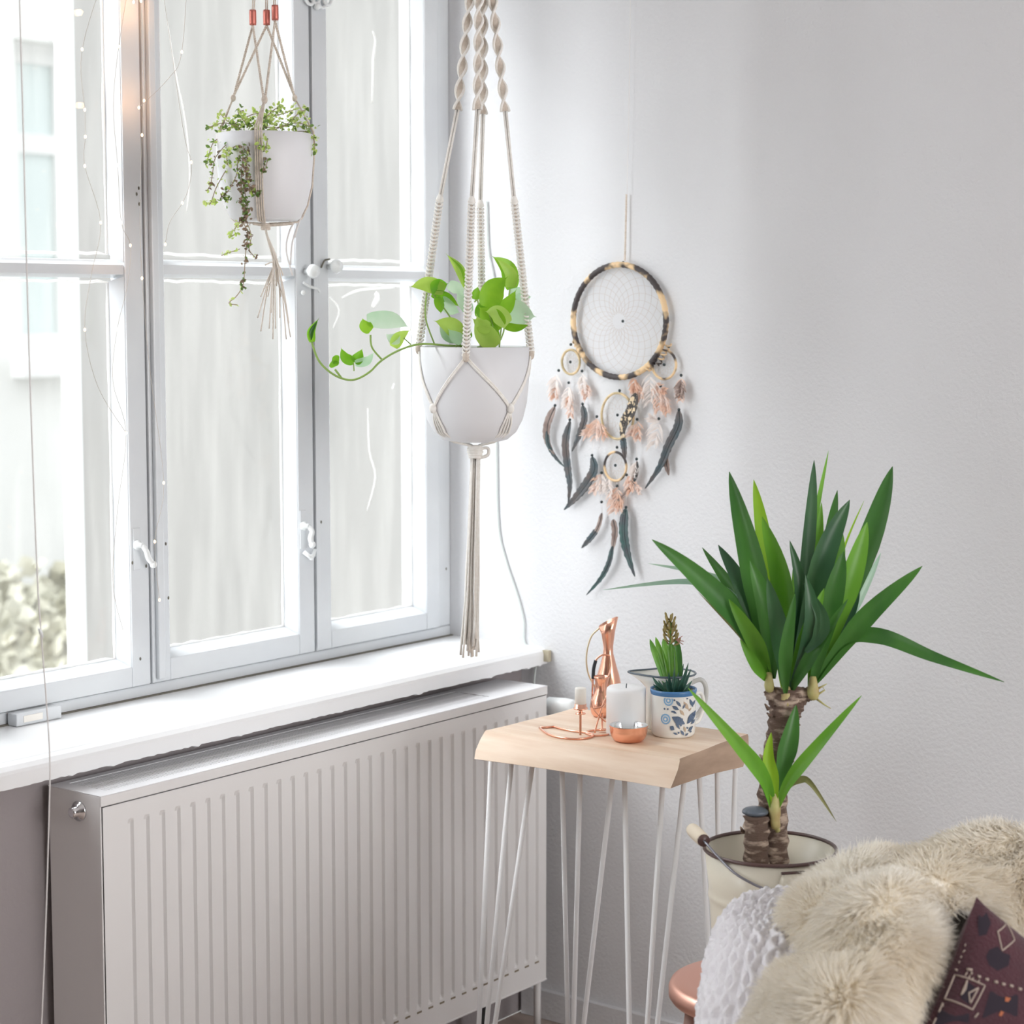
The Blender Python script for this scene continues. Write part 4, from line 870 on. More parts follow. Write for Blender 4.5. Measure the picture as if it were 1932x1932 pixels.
for (pts, dens, mixs, spread, r, dz) in vines:
    zo = [dz * (.3 + .7 * min(1, i / 1.5)) for i in range(len(pts))]; P = curve([P2(p[0], p[1], zo[i]) for i, p in enumerate(pts)], 6)
    MB().tube(P, r * Q, 5).build('vine', M['vine'], tp)
    for i in range(int(dens * 1.15)):
        u = rnd.random() ** .9 * (len(P) - 1); k = min(int(u), len(P) - 2); q = P[k].lerp(P[k + 1], u - k)
        q = q + (V(R) * rnd.gauss(0, .55) + V(U) * rnd.gauss(0, .55) - V(F) * rnd.uniform(-.4, .7)) * spread * Q
        a = V((rnd.gauss(0, 1), rnd.gauss(0, 1), rnd.gauss(0, .8))).normalized(); nn = (V((rnd.gauss(0, 1), rnd.gauss(0, 1), rnd.gauss(0, 1))) - V(F) * 1.2).normalized(); s_ = a.cross(nn).normalized(); L_ = rnd.uniform(2.8, 5.4) * Q
        a *= L_; s_ *= L_ * .62; nn *= L_ * .25; mi = mixs[rnd.randrange(len(mixs))]
        lb[mi].add([q - a, q - a * .3 + s_ + nn, q + a * .5 + s_ * .8 + nn, q + a * 1.1, q + a * .5 - s_ * .8 + nn, q - a * .3 - s_ + nn], [(0, 1, 2, 3), (0, 3, 4, 5)])
for i, m_ in enumerate(('sed1', 'sed2', 'sed3')): lb[i].build(('lime_leaves', 'green_leaves', 'dry_leaves')[i], M[m_], tp, smooth=False, kind='stuff')

# ------------------------------------------------------------------ dreamcatcher on the right wall
def W(px, py, off=.010): return onX(px, py, -off)
dc = thing('dreamcatcher', 'round woven dreamcatcher with hanging rings and dark feathers on the right wall', 'dreamcatcher', W(1177, 495))
hc_ = V((-.012, -.249, H - .030)); HR = .1105
def ring(c, R_, r, m_, nm='hoop', sq=1.0, par=None, lumpy=.0012, wraps=60):
    n_ = 144; pts = [c + V((0, -math.cos(2 * math.pi * i / n_) * R_ * sq, math.sin(2 * math.pi * i / n_) * R_)) for i in range(n_)]
    return MB().tube(pts, [r + lumpy * (.5 + .5 * math.sin(i * wraps * 2 * math.pi / n_)) for i in range(n_)], 10, closed=True).build(nm, M[m_], par or dc)
ring(hc_, HR, .0052, 'hoopw')
# woven net
def net(c, R_, rings, spokes, r=.00035, sq=1.0):
    b = MB(); prev = None
    for j in range(rings):
        rr = R_ * (1 - j / (rings + .6)) ** 1.0; ph = (j % 2) * .5; cur = [c + V((0, -math.cos(2 * math.pi * (i + ph) / spokes) * rr * sq, math.sin(2 * math.pi * (i + ph) / spokes) * rr)) for i in range(spokes)]
        if prev:
            for i in range(spokes):
                a = prev[i]; k = i if ph else i - 1
                b.tube([prev[i], cur[i % spokes] if not ph else cur[i]], r, 4, cap=False); b.tube([prev[i], cur[(i - 1) % spokes] if ph else cur[(i + 1) % spokes]], r, 4, cap=False)
        prev = cur
    b.build('net', mat('net_thread', (.62,.56,.52), .8), dc)
net(hc_, HR, 11, 22)
small = [((1077, 683), .0245, .90, 'hoopl'), ((1253, 688), .0280, .98, 'hoopw'), ((1165, 785), .0455, .84, 'hoopl'), ((1161, 880), .0285, .92, 'hoopw')]
for (px, py), R_, sq, m_ in small:
    c = W(px, py, .011); ring(c, R_, .0022, m_, sq=sq, lumpy=.0006, nm='small_hoop'); net(c, R_, 5, 12, .00025, sq)
def bead(px, py, r=.0034): MB().ball(W(px, py, .012), r, 10).build('bead', M['bead'], dc)
for p in ((1176,495),(1077,650),(1054,699),(1098,700),(1073,722),(1262,654),(1222,697),(1285,708),(1246,728),(1169,737),(1126,786),(1202,791),(1165,783),(1076,683),(1253,688),(1175,606),(1047,765),(1099,762),(1075,792),(1243,790),(1281,773),(1164,844),(1135,892),(1182,896),(1161,878),(1164,917),(1117,859),(1201,866),(1135,947),(1181,957)): bead(*p, r=.0026 if p in ((1176,495),) else .0031)
def cord(pts, r, m_, nm='cord'): MB().tube(curve([W(x, y, .010) for x, y in pts], 4), r, 6).build(nm, M[m_], dc)
MB().tube(helix([W(1182, 367, .008), W(1179, 492, .010)], .0010, 14, 0, 110), .0012, 6).tube(helix([W(1182, 367, .008), W(1179, 492, .010)], .0010, 14, math.pi, 110), .0012, 6).build('jute_loop', M['jute'], dc)
cord([(1190, -40), (1187, 180), (1183, 366)], .0006, 'thread', 'hanging_thread')
for pts in ([(1169, 716), (1168, 742)], [(1164, 828), (1164, 852)], [(1077, 712), (1074, 790)], [(1054, 699), (1047, 765)], [(1098, 700), (1099, 762)], [(1246, 716), (1244, 790)], [(1285, 708), (1281, 772)], [(1126, 786), (1117, 860)], [(1202, 791), (1201, 866)], [(1135, 892), (1135, 947), (1136, 968)], [(1182, 896), (1181, 957)], [(1164, 908), (1162, 930), (1157, 980)], [(1226, 697), (1226, 740)]): cord(pts, .0004, 'thread')
def wrap(p0, p1):
    MB().tube(helix([W(*p0, .012), W(*p1, .012)], .0052, 5, 0, 60), .0016, 6).build('leather_wrap', M['hoopw'], dc)
wrap((1083, 640), (1101, 673)); wrap((1262, 648), (1240, 690)); wrap((1238, 672), (1222, 700))
def feather(pts, wpx, m_, off=.012, nm='feather', m2=None, ser=.12):
    P = curve([W(x, y, off + .002 * (i % 2)) for i, (x, y) in enumerate(pts)], 8); N = len(P); hw = wpx / 2 * .00105; ws = []
    for i in range(N):
        s = i / (N - 1); ws.append(max(.0003, hw * (min(1, s * 5 + .1) ** .6) * (1 - max(0, (s - .5) / .5) ** 1.6 * .93) * (1 + ser * math.sin(i * 2.3) * (.4 + s))))
    f_ = MB().ribbon(P, ws, (-1, 0, 0), .30).build(nm, M[m_], dc, solid=.0004)
    MB().tube([p + V((-.0008, 0, 0)) for p in P], [.0007 * (1 - .8 * i / N) for i in range(N)], 5).build('quill', M[m2 or 'bead'], f_)
feather([(1047,768),(1034,800),(1033,830),(1046,858)], 17, 'fbrown', ser=.1); feather([(1034,805),(1034,836),(1048,862),(1066,882)], 9, 'fgreen')
feather([(1076,795),(1068,835),(1072,880),(1076,915),(1072,952)], 17, 'fdark', .014); feather([(1099,765),(1104,788),(1094,820),(1079,852)], 15, 'fdark', .012)
feather([(1117,862),(1122,885),(1106,915),(1084,942),(1064,962)], 19, 'fdark'); feather([(1281,775),(1281,802),(1262,842),(1246,880),(1217,922)], 18, 'fdark'); feather([(1252,850),(1258,875),(1262,897)], 13, 'fbrown', .009)
feather([(1200,742),(1192,775),(1178,800),(1174,832)], 22, 'fspot', .018, ser=.05); feather([(1176,826),(1178,842),(1180,866)], 14, 'fdark', .013)
feather([(1202,870),(1200,895),(1187,922),(1170,941),(1150,952)], 8, 'fbrown', m2='bead'); feather([(1203,872),(1201,898),(1186,926)], 6, 'fdark', .013)
feather([(1136,968),(1129,995),(1114,1018)], 9, 'fbrown'); feather([(1128,998),(1114,1016),(1097,1034)], 12, 'fdark', .013)
feather([(1157,980),(1161,1005),(1154,1045)], 14, 'fbrown'); feather([(1156,1030),(1150,1060),(1135,1090),(1106,1123)], 11, 'fgreen', .013)
feather([(1181,960),(1178,1000),(1184,1040),(1198,1088)], 20, 'fgreen', .014)
def puff(x0, y0, x1, y1, w_, m_, nb=46):
    b = MB(); a0_, a1_ = W(x0, y0, .010), W(x1, y1, .014); ax = (a1_ - a0_); L_ = ax.length; ax.normalize(); sd = ax.cross(V((1, 0, 0))).normalized(); k_ = .00105
    for i in range(nb):
        s = rnd.random() ** .8; p = a0_.lerp(a1_, s * .8); sg = rnd.choice((-1, 1)); ln = w_ / 2 * k_ * rnd.uniform(.5, 1.1) * (1.1 - .5 * s)
        e1 = p + sd * sg * ln * .6 + ax * ln * .5 + V((-rnd.uniform(0, .005), 0, 0)); e2 = p + sd * sg * ln + ax * ln * rnd.uniform(.9, 1.6) + V((-rnd.uniform(0, .008), 0, 0))
        b.ribbon(curve([p, e1, e2], 3), [.0007, .0012, .0015, .0015, .0012, .0008, .0003], (-1, rnd.uniform(-.5, .5), 0), .2)
    b.build('down_feather', M[m_], dc, kind='stuff')
for p in ((1050,706,1046,752,34,'fwhite'),(1050,726,1047,756,26,'fpeach'),(1073,726,1070,775,30,'fwhite'),(1076,745,1078,792,24,'fpeach'),(1098,704,1102,745,26,'fwhite'),(1103,725,1110,752,26,'fpeach'),(1196,712,1200,752,26,'fpeach'),(1200,725,1212,755,26,'fpeach'),(1226,705,1228,770,46,'fwhite'),(1240,725,1246,785,30,'fpeach'),(1236,728,1262,740,22,'fpeach'),(1286,710,1284,755,26,'fbrown'),(1286,714,1283,768,22,'fpeach'),(1252,745,1262,785,26,'fpeach'),
   (1127,790,1122,835,28,'fpeach'),(1124,800,1098,828,22,'fpeach'),(1130,795,1146,832,24,'fpeach'),(1203,795,1206,835,24,'fpeach'),(1200,800,1188,828,22,'fpeach'),(1245,792,1232,850,40,'fwhite'),(1243,795,1222,785,20,'fwhite'),(1136,895,1118,935,26,'fpeach'),(1134,893,1138,935,24,'fwhite'),(1184,898,1192,935,24,'fpeach'),(1183,900,1216,932,22,'fpeach'),(1165,918,1158,975,34,'fpeach'),(1165,920,1172,975,28,'fpeach'),(1200,870,1196,905,22,'fwhite'),(1148,900,1150,945,26,'fwhite')): puff(*p)

# ------------------------------------------------------------------ stool, bucket, yucca
sz = .455
S0 = onZ(1432, 1852, sz); st = thing('copper_stool', 'round stool with a brushed copper seat carrying the plant bucket', 'stool', (S0.x, S0.y, 0))
tS = (S0 - V(CAM)).dot(V(F)); sr = 170 * tS / FPX
MB().lathe([(0, -.030), (sr - .012, -.030), (sr - .004, -.028), (sr, -.022), (sr, -.010), (sr - .003, -.003), (sr - .010, .0), (sr - .03, -.0015), (0, -.002)], S0, 72).build('seat', M['coppers'], st)
for k in range(4):
    a = math.radians(25 + 90 * k) + a0_; d = V((math.cos(a), math.sin(a), 0)); MB().tube([S0 + d * (sr - .035) + V((0, 0, -.030)), V((S0.x, S0.y, .0)) + d * (sr + .02)], [.019, .014], 14).build('leg', M['stoolleg'], st)
MB().tube([V((S0.x, S0.y, .17)) + V((math.cos(a), math.sin(a), 0)) * (sr - .0) for a in [i * math.pi / 12 for i in range(24)]], .007, 8, closed=True).build('foot_ring', M['stoolleg'], st)
B0 = onZ(1450, 1842, sz + .0008); tB = (B0 - V(CAM)).dot(V(F)); br = 127 * 3.13 / FPX; bh = .206
bk_ = thing('enamel_bucket', 'cream enamel bucket with dark rim and wooden grip holding the yucca', 'bucket', B0)
MB().lathe([(0, .004), (.080, .004), (.081, 0), (.0835, .004), (.0919, bh - .090), (.0921, bh - .086), (.0927, bh - .083), (.0936, bh - .080), (.0942, bh - .077), (.0942, bh - .074), (.0938, bh - .071), (.0936, bh - .067), (.0940, bh - .060), (br - .003, bh - .006), (br - .0045, bh - .006), (.091, bh - .09), (.079, .008), (0, .008)], B0, 72).build('body', M['bucket'], bk_)
RC = B0 + V((0, 0, bh - .004))
MB().tube([RC + V((math.cos(a), math.sin(a), 0)) * (br - .0025) for a in [i * math.pi / 36 for i in range(72)]], .0030, 8, closed=True).build('rim', M['brim'], bk_, label='dark brown rolled rim')
MB().lathe([(0, .012), (.0895, 0)], B0 + V((0, 0, bh - .085)), 40).build('soil', M['soil'], bk_)
dv = V((-F[0], -F[1], 0)).normalized(); rv = V(R)
e1d = (dv * 1.0 + rv * .21).normalized(); e2d = -e1d
for d in (e1d, e2d):
    c = RC + d * (br - .004) + V((0, 0, -.030)); tg = d.cross(V((0, 0, 1)))
    b = MB(); b.grid([[c + tg * (.020 - .004 * abs(j)) * s_ + V((0, 0, .018 - .013 * (j + 1))) + d * (.0045 if abs(s_) < .9 else .001) for j in (-1, 0, 1, 2)] for s_ in (-1, -.75, 0, .75, 1)]); b.build('ear', M['bucket'], bk_, solid=.0015)
    MB().ball(c + d * .006 + V((0, 0, -.010)), .0042, 10).build('rivet', M['wire'], bk_)
    MB().tube([c + tg * -.018 + d * .004 + V((0, 0, .020)), c + tg * .018 + d * .004 + V((0, 0, .020))], .0022, 6).build('ear_slot', M['brim'], bk_)
A_ = RC + e1d * (br + .004) + V((0, 0, -.040)); Z_ = RC + e2d * (br + .004) + V((0, 0, -.040))
lf = -rv
def rimpt(deg, dr, z):                    # around the rim: 0 = left of the view, +90 = front ear, -90 = back ear
    a = math.radians(deg); e = e1d if deg >= 0 else e2d; return RC + (lf * math.cos(a) + e * abs(math.sin(a))) * (br + dr) + V((0, 0, z))
hp = curve([A_, rimpt(72, .012, -.036), rimpt(50, .016, -.018), rimpt(32, .014, .004), RC + e1d * .030 + lf * (br + .008) + V((0, 0, .020)), RC + e2d * .030 + lf * (br + .008) + V((0, 0, .022)), rimpt(-34, .012, .010), rimpt(-52, .014, -.008), rimpt(-72, .012, -.03), Z_], 6)
MB().tube(hp, .0020, 8).build('bail_wire', M['wire'], bk_)
g0, g1 = RC + e1d * .030 + lf * (br + .008) + V((0, 0, .020)), RC + e2d * .030 + lf * (br + .008) + V((0, 0, .022))
MB().tube([g0, g0.lerp(g1, .1), g0.lerp(g1, .5), g0.lerp(g1, .9), g1], [.0095, .0105, .0110, .0105, .0095], 18).build('grip', M['grip'], bk_, label='pale turned wood grip')
MB().tube([g0, g0 + (g0 - g1).normalized() * .0015], .0097, 14).build('grip_end', M['brim'], bk_)

ty = tB
yu = thing('yucca_plant', 'tall yucca with two leaf crowns and cut stump growing in the cream bucket', 'plant', B0 + V((0, 0, bh - .09)))
def bark(pts, rs, nm, par=yu):
    P = curve(pts, 8); N = len(P); b = MB(); n_ = 22; rr = []
    for i in range(N):
        s = i / (N - 1) * (len(rs) - 1); k = min(int(s), len(rs) - 2); rr.append(rs[k] + (rs[k + 1] - rs[k]) * (s - k))
    b.tube(P, rr, n_)
    for i, v in enumerate(b.v):
        k = i // n_; c = P[k]; d = V(v) - c; a = i % n_
        b.v[i] = tuple(c + d * (1 + .10 * math.sin(k * 2.1 + 1.3 * math.sin(a * .9)) + .06 * rnd.uniform(-1, 1)))
    return b.build(nm, M['bark'], par)
y_ = lambda px, py, dz=0: at(px, py, ty + dz)
bark([y_(1462, 1690), y_(1460, 1600), y_(1458, 1500), y_(1468, 1420), y_(1478, 1360), y_(1486, 1300)], [.021, .0215, .0225, .0225, .0225, .022], 'trunk')
bark([y_(1428, 1690, -.03), y_(1427, 1610, -.03), y_(1427, 1540, -.03)], [.0185, .0185, .019], 'stump')
b = MB(); b.ball(y_(1425, 1531, -.03), .0205, 18, sc3=(1, 1, .36)); b.ball(y_(1412, 1532, -.035), .010, 12, sc3=(1, 1, .45)); b.build('wax_cap', M['waxcap'], yu, label='dark wax seal on the cut stump')
bark([y_(1478, 1345), y_(1462, 1318), y_(1450, 1300)], [.014, .012, .009], 'side_branch')
bark([y_(1488, 1350), y_(1500, 1325), y_(1505, 1296)], [.016, .016, .013], 'side_branch')
bark([y_(1486, 1330), y_(1505, 1318), y_(1510, 1312), y_(1530, 1310)], [.016, .015, .013, .010], 'side_knot')
b = MB()
for (x, y, ex, ey) in ((1450, 1338, 1443, 1328), (1455, 1352, 1447, 1345), (1498, 1355, 1512, 1352), (1500, 1365, 1510, 1368), (1440, 1430, 1433, 1424), (1443, 1455, 1437, 1460), (1495, 1400, 1503, 1396), (1437, 1560, 1402, 1566), (1402, 1570, 1397, 1560), (1490, 1440, 1498, 1436)):
    b.tube([y_(x, y, -.018), y_(ex, ey, -.022)], [.0035, .0012], 6)
b.build('bark_scales', M['bark'], yu, kind='stuff')
for c, h_, r_ in (((1451, 1292), 34, .0070), ((1483, 1318), 46, .0085), ((1534, 1304), 40, .0085)):
    MB().tube(curve([y_(c[0] + 2, c[1] + h_ * .4, -.012), y_(c[0], c[1], -.014), y_(c[0], c[1] - h_ * .7, -.012)], 4), [r_ * .5, r_ * .8, r_, r_ * 1.08, r_ * 1.1, r_, r_ * .85, r_ * .7, r_ * .55], 12).build('leaf_sheath', M['ysh'], yu)
MB().tube(curve([y_(1468, 1568, -.03), y_(1463, 1555, -.034), y_(1462, 1530, -.034), y_(1461, 1495, -.034)], 4), [.004] * 3 + [.0075] * 4 + [.009] * 4 + [.0085] * 2, 12).build('leaf_sheath', M['ysh'], yu)
for pts in ([(1542, 1300), (1553, 1294), (1560, 1290)], [(1540, 1312), (1556, 1302), (1552, 1296)], [(1540, 1318), (1556, 1330), (1568, 1337)]): MB().tube([y_(*p, -.01) for p in pts], [.002, .0012, .0006], 6).build('dry_leaf_base', M['ysh'], yu)
lp_ = lambda s: max(.025, (.24 + .76 * min(1, s / .45)) if s < .45 else (1 - ((s - .45) / .55) ** 1.75))
YL = [  # tip..base path given base->tip, width, material, depth offsets base/mid/tip, twist
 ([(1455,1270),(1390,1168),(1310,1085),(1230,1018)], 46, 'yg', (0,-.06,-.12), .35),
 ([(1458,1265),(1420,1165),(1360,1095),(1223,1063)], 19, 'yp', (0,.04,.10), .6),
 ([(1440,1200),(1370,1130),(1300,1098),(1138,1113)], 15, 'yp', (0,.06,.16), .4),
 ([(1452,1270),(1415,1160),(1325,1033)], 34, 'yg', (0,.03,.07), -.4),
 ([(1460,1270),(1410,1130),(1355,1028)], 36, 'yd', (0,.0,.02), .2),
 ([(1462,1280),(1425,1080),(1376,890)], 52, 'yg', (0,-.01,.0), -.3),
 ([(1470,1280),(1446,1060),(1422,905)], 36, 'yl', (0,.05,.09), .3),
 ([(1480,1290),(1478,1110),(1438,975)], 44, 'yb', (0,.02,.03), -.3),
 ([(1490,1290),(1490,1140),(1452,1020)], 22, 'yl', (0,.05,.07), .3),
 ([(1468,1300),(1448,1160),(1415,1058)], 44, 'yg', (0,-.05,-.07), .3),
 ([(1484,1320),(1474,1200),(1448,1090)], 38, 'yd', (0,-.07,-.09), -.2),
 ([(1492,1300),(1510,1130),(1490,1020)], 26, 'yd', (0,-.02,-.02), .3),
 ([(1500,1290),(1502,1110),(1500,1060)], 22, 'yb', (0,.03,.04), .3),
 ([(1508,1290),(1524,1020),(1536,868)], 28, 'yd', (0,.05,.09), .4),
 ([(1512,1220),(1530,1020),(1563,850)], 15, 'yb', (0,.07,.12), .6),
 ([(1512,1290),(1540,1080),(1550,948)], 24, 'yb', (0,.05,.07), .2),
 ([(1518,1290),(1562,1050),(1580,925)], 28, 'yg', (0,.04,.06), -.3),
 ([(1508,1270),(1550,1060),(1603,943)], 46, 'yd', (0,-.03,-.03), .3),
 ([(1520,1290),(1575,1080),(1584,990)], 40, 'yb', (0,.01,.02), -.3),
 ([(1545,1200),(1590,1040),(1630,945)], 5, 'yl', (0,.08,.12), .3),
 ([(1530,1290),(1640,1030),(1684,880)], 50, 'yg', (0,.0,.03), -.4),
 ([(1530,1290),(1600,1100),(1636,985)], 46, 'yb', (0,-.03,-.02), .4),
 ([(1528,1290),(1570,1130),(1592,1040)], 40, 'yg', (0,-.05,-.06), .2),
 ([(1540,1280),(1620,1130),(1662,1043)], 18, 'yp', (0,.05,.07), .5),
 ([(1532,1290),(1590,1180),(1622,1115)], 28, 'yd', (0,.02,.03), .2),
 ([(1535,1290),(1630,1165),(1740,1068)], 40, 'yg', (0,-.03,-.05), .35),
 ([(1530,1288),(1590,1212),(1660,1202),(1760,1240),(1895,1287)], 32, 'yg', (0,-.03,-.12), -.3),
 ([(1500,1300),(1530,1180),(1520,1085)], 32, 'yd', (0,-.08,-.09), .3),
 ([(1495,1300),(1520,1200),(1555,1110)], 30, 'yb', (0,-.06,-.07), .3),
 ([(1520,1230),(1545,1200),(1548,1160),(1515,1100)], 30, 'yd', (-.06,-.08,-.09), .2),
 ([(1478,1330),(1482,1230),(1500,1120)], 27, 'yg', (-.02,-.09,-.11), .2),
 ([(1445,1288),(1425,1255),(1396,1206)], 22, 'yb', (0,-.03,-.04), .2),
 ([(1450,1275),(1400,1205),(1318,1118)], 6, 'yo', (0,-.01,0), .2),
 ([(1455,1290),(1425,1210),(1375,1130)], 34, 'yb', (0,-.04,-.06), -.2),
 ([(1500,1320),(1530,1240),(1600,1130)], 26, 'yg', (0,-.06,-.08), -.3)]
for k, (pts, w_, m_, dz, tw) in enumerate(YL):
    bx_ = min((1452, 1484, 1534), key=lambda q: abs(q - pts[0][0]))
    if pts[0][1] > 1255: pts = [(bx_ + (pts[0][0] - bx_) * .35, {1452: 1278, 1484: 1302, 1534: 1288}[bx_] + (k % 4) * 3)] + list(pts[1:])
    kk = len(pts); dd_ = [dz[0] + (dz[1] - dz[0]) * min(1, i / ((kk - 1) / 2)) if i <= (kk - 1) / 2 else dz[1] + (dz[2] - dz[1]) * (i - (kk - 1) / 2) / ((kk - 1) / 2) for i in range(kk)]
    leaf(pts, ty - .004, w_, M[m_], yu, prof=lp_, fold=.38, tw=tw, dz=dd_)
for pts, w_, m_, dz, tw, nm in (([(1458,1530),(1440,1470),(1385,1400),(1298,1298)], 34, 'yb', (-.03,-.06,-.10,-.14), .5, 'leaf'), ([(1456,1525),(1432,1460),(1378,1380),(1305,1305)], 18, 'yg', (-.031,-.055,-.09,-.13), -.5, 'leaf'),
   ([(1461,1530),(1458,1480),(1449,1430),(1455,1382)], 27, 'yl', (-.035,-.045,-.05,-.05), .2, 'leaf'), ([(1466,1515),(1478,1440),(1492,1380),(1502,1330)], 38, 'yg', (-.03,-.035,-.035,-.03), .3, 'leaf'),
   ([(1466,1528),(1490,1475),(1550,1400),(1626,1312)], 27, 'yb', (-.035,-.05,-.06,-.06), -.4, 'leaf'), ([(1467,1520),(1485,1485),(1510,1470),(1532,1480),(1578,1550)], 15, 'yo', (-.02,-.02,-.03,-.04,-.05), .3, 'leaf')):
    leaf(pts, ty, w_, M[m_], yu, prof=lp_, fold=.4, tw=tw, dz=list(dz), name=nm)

# ------------------------------------------------------------------ armchair, knit throw, sheepskin, cushion
def surf(ctrl, nu, nv):
    """bicubic Catmull-Rom over a control grid of (px, py, t)"""
    C_ = [[at(*p) for p in row] for row in ctrl]
    rows = [curve(r, nv) for r in C_]; m_ = len(rows[0]); cols = [curve([rows[i][j] for i in range(len(rows))], nu) for j in range(m_)]
    return [[cols[j][i] for j in range(m_)] for i in range(len(cols[0]))]
def backrow(r): x, y, t = r[0]; return [(x + 14, y + 95, t + .055), (x + 2, y + 26, t + .03)] + r
FUR = [[(1400,2020,2.58),(1470,1975,2.50),(1570,1975,2.45),(1665,2015,2.50)],
 [(1425,1935,2.60),(1500,1890,2.53),(1600,1890,2.49),(1690,1925,2.55)],
 [(1485,1868,2.65),(1555,1838,2.58),(1645,1838,2.54),(1722,1866,2.60)],
 [(1545,1800,2.70),(1590,1766,2.63),(1675,1762,2.60),(1756,1800,2.66)],
 [(1512,1712,2.81),(1575,1706,2.72),(1675,1700,2.67),(1770,1745,2.72)],
 [(1580,1650,2.90),(1635,1668,2.81),(1735,1672,2.75),(1815,1716,2.77)],
 [(1705,1620,2.95),(1755,1640,2.87),(1825,1675,2.81),(1885,1765,2.84)],
 [(1820,1580,2.97),(1865,1612,2.90),(1910,1690,2.84),(1945,1830,2.87)],
 [(1940,1578,2.96),(1960,1618,2.90),(1990,1700,2.85),(2020,1850,2.88)],
 [(2090,1610,2.92),(2080,1655,2.87),(2090,1730,2.84),(2110,1860,2.87)]]
G_ = surf([backrow(r) for r in FUR], 10, 10)
def thick(Gd, m_, nm, parent=None, solid=.012, **kw): return MB().grid(Gd).build(nm, m_, parent, solid=solid, **kw)
sk = thick(G_, M['pelt'], 'sheepskin'); tag(sk, 'cream long-haired sheepskin draped over the arm and back of the armchair', 'sheepskin')
def fleece(Gd, N, parent):
    g = np.array([[tuple(p) for p in r] for r in Gd]); nu, nv = g.shape[:2]; rs = np.random.RandomState(3)
    e1 = g[1:, :-1] - g[:-1, :-1]; e2 = g[:-1, 1:] - g[:-1, :-1]; nn = np.cross(e1, e2); ar = np.linalg.norm(nn, axis=2); pr_ = (ar / ar.sum()).ravel()
    idx = rs.choice(len(pr_), N, p=pr_); i = idx // (nv - 1); j = idx % (nv - 1); u = rs.rand(N, 1); v = rs.rand(N, 1)
    p = g[i, j] * (1 - u) * (1 - v) + g[i + 1, j] * u * (1 - v) + g[i, j + 1] * (1 - u) * v + g[i + 1, j + 1] * u * v
    n_ = nn[i, j] / (ar[i, j][:, None] + 1e-12)
    view = CAM - p; sg = np.sign((n_ * view).sum(1, keepdims=True)); back = (j < 14)
    # outward side: away from the chair centre below
    cc = np.array(at(1760, 2050, 2.72)); sg = np.sign(np.median(np.sign((n_ * view).sum(1))) or 1); n_ = n_ * sg
    k = p * 1.0
    fl = np.stack([np.sin(k[:, 0] * 34 + 3 * np.sin(k[:, 2] * 21)), np.sin(k[:, 1] * 37 + 2 * np.sin(k[:, 0] * 19)), np.sin(k[:, 2] * 41 + 2.5 * np.sin(k[:, 1] * 23))], 1)
    fl2 = np.stack([np.sin(k[:, 1] * 120 + k[:, 2] * 90), np.sin(k[:, 2] * 130 - k[:, 0] * 80), np.sin(k[:, 0] * 110 + k[:, 1] * 100)], 1)
    dirn = n_ * .62 + fl * .26 + fl2 * .12 + rs.randn(N, 3) * .17 + np.array([-.10, -.05, -.32]); dirn /= np.linalg.norm(dirn, axis=1, keepdims=True)
    L_ = (.021 + .013 * rs.rand(N, 1)) * (1 + .18 * fl[:, :1])
    bend = fl * .35 + np.array([0, 0, -.55]) + rs.randn(N, 3) * .18
    w = np.cross(dirn, rs.randn(N, 3)); w /= np.linalg.norm(w, axis=1, keepdims=True)
    vs = np.zeros((N, 8, 3)); wd = (.00085, .00085, .0006, .00015)
    for q, t in enumerate((0, .34, .68, 1)):
        c = p + n_ * .004 + dirn * L_ * t + bend * L_ * t * t * .45
        vs[:, 2 * q] = c - w * wd[q]; vs[:, 2 * q + 1] = c + w * wd[q]
    base = (np.arange(N) * 8)[:, None, None]; fq = np.array([[0, 1, 3, 2], [2, 3, 5, 4], [4, 5, 7, 6]])[None]; fs = (base + fq).reshape(-1, 4)
    me = bpy.data.meshes.new('fleece'); me.vertices.add(N * 8); me.vertices.foreach_set('co', vs.reshape(-1)); nf = len(fs)
    me.loops.add(nf * 4); me.loops.foreach_set('vertex_index', fs.reshape(-1).astype(np.int32)); me.polygons.add(nf); me.polygons.foreach_set('loop_start', (np.arange(nf) * 4).astype(np.int32)); me.update(calc_edges=True)
    ca = me.color_attributes.new('strand', 'FLOAT_COLOR', 'POINT')
    tone = np.clip(.5 + .30 * np.sin(k[:, 0] * 17 + 2 * np.sin(k[:, 1] * 13) + k[:, 2] * 9) + .15 * rs.randn(N), 0, 1)[:, None, None]
    tt = np.repeat(np.array([0, .34, .68, 1]), 2)[None, :, None]
    root = np.array([.90, .83, .70]); tip = np.array([.985, .97, .935]); tan_ = np.array([.90, .82, .68]); tipc = tip * (1 - tone * .55) + tan_ * tone * .55
    col = root * (1 - tt) + tipc * tt; rgba = np.concatenate([col, np.ones((N, 8, 1))], 2).astype(np.float32); ca.data.foreach_set('color', rgba.reshape(-1))
    m = bpy.data.materials.new('sheep_wool'); m.use_nodes = True; nt = m.node_tree; b_ = nt.nodes['Principled BSDF']; a = nt.nodes.new('ShaderNodeVertexColor'); a.layer_name = 'strand'
    b_.inputs['Roughness'].default_value = .75; b_.inputs['Specular IOR Level'].default_value = .2; nt.links.new(a.outputs[0], b_.inputs['Base Color'])
    tr = nt.nodes.new('ShaderNodeBsdfTranslucent'); mx = nt.nodes.new('ShaderNodeMixShader'); mx.inputs[0].default_value = .55; nt.links.new(a.outputs[0], tr.inputs[0]); nt.links.new(b_.outputs[0], mx.inputs[1]); nt.links.new(tr.outputs[0], mx.inputs[2]); nt.links.new(mx.outputs[0], nt.nodes['Material Output'].inputs[0])
    me.materials.append(m); o = bpy.data.objects.new('fleece', me); COL.objects.link(o); o.parent = parent; o['kind'] = 'stuff'; return o
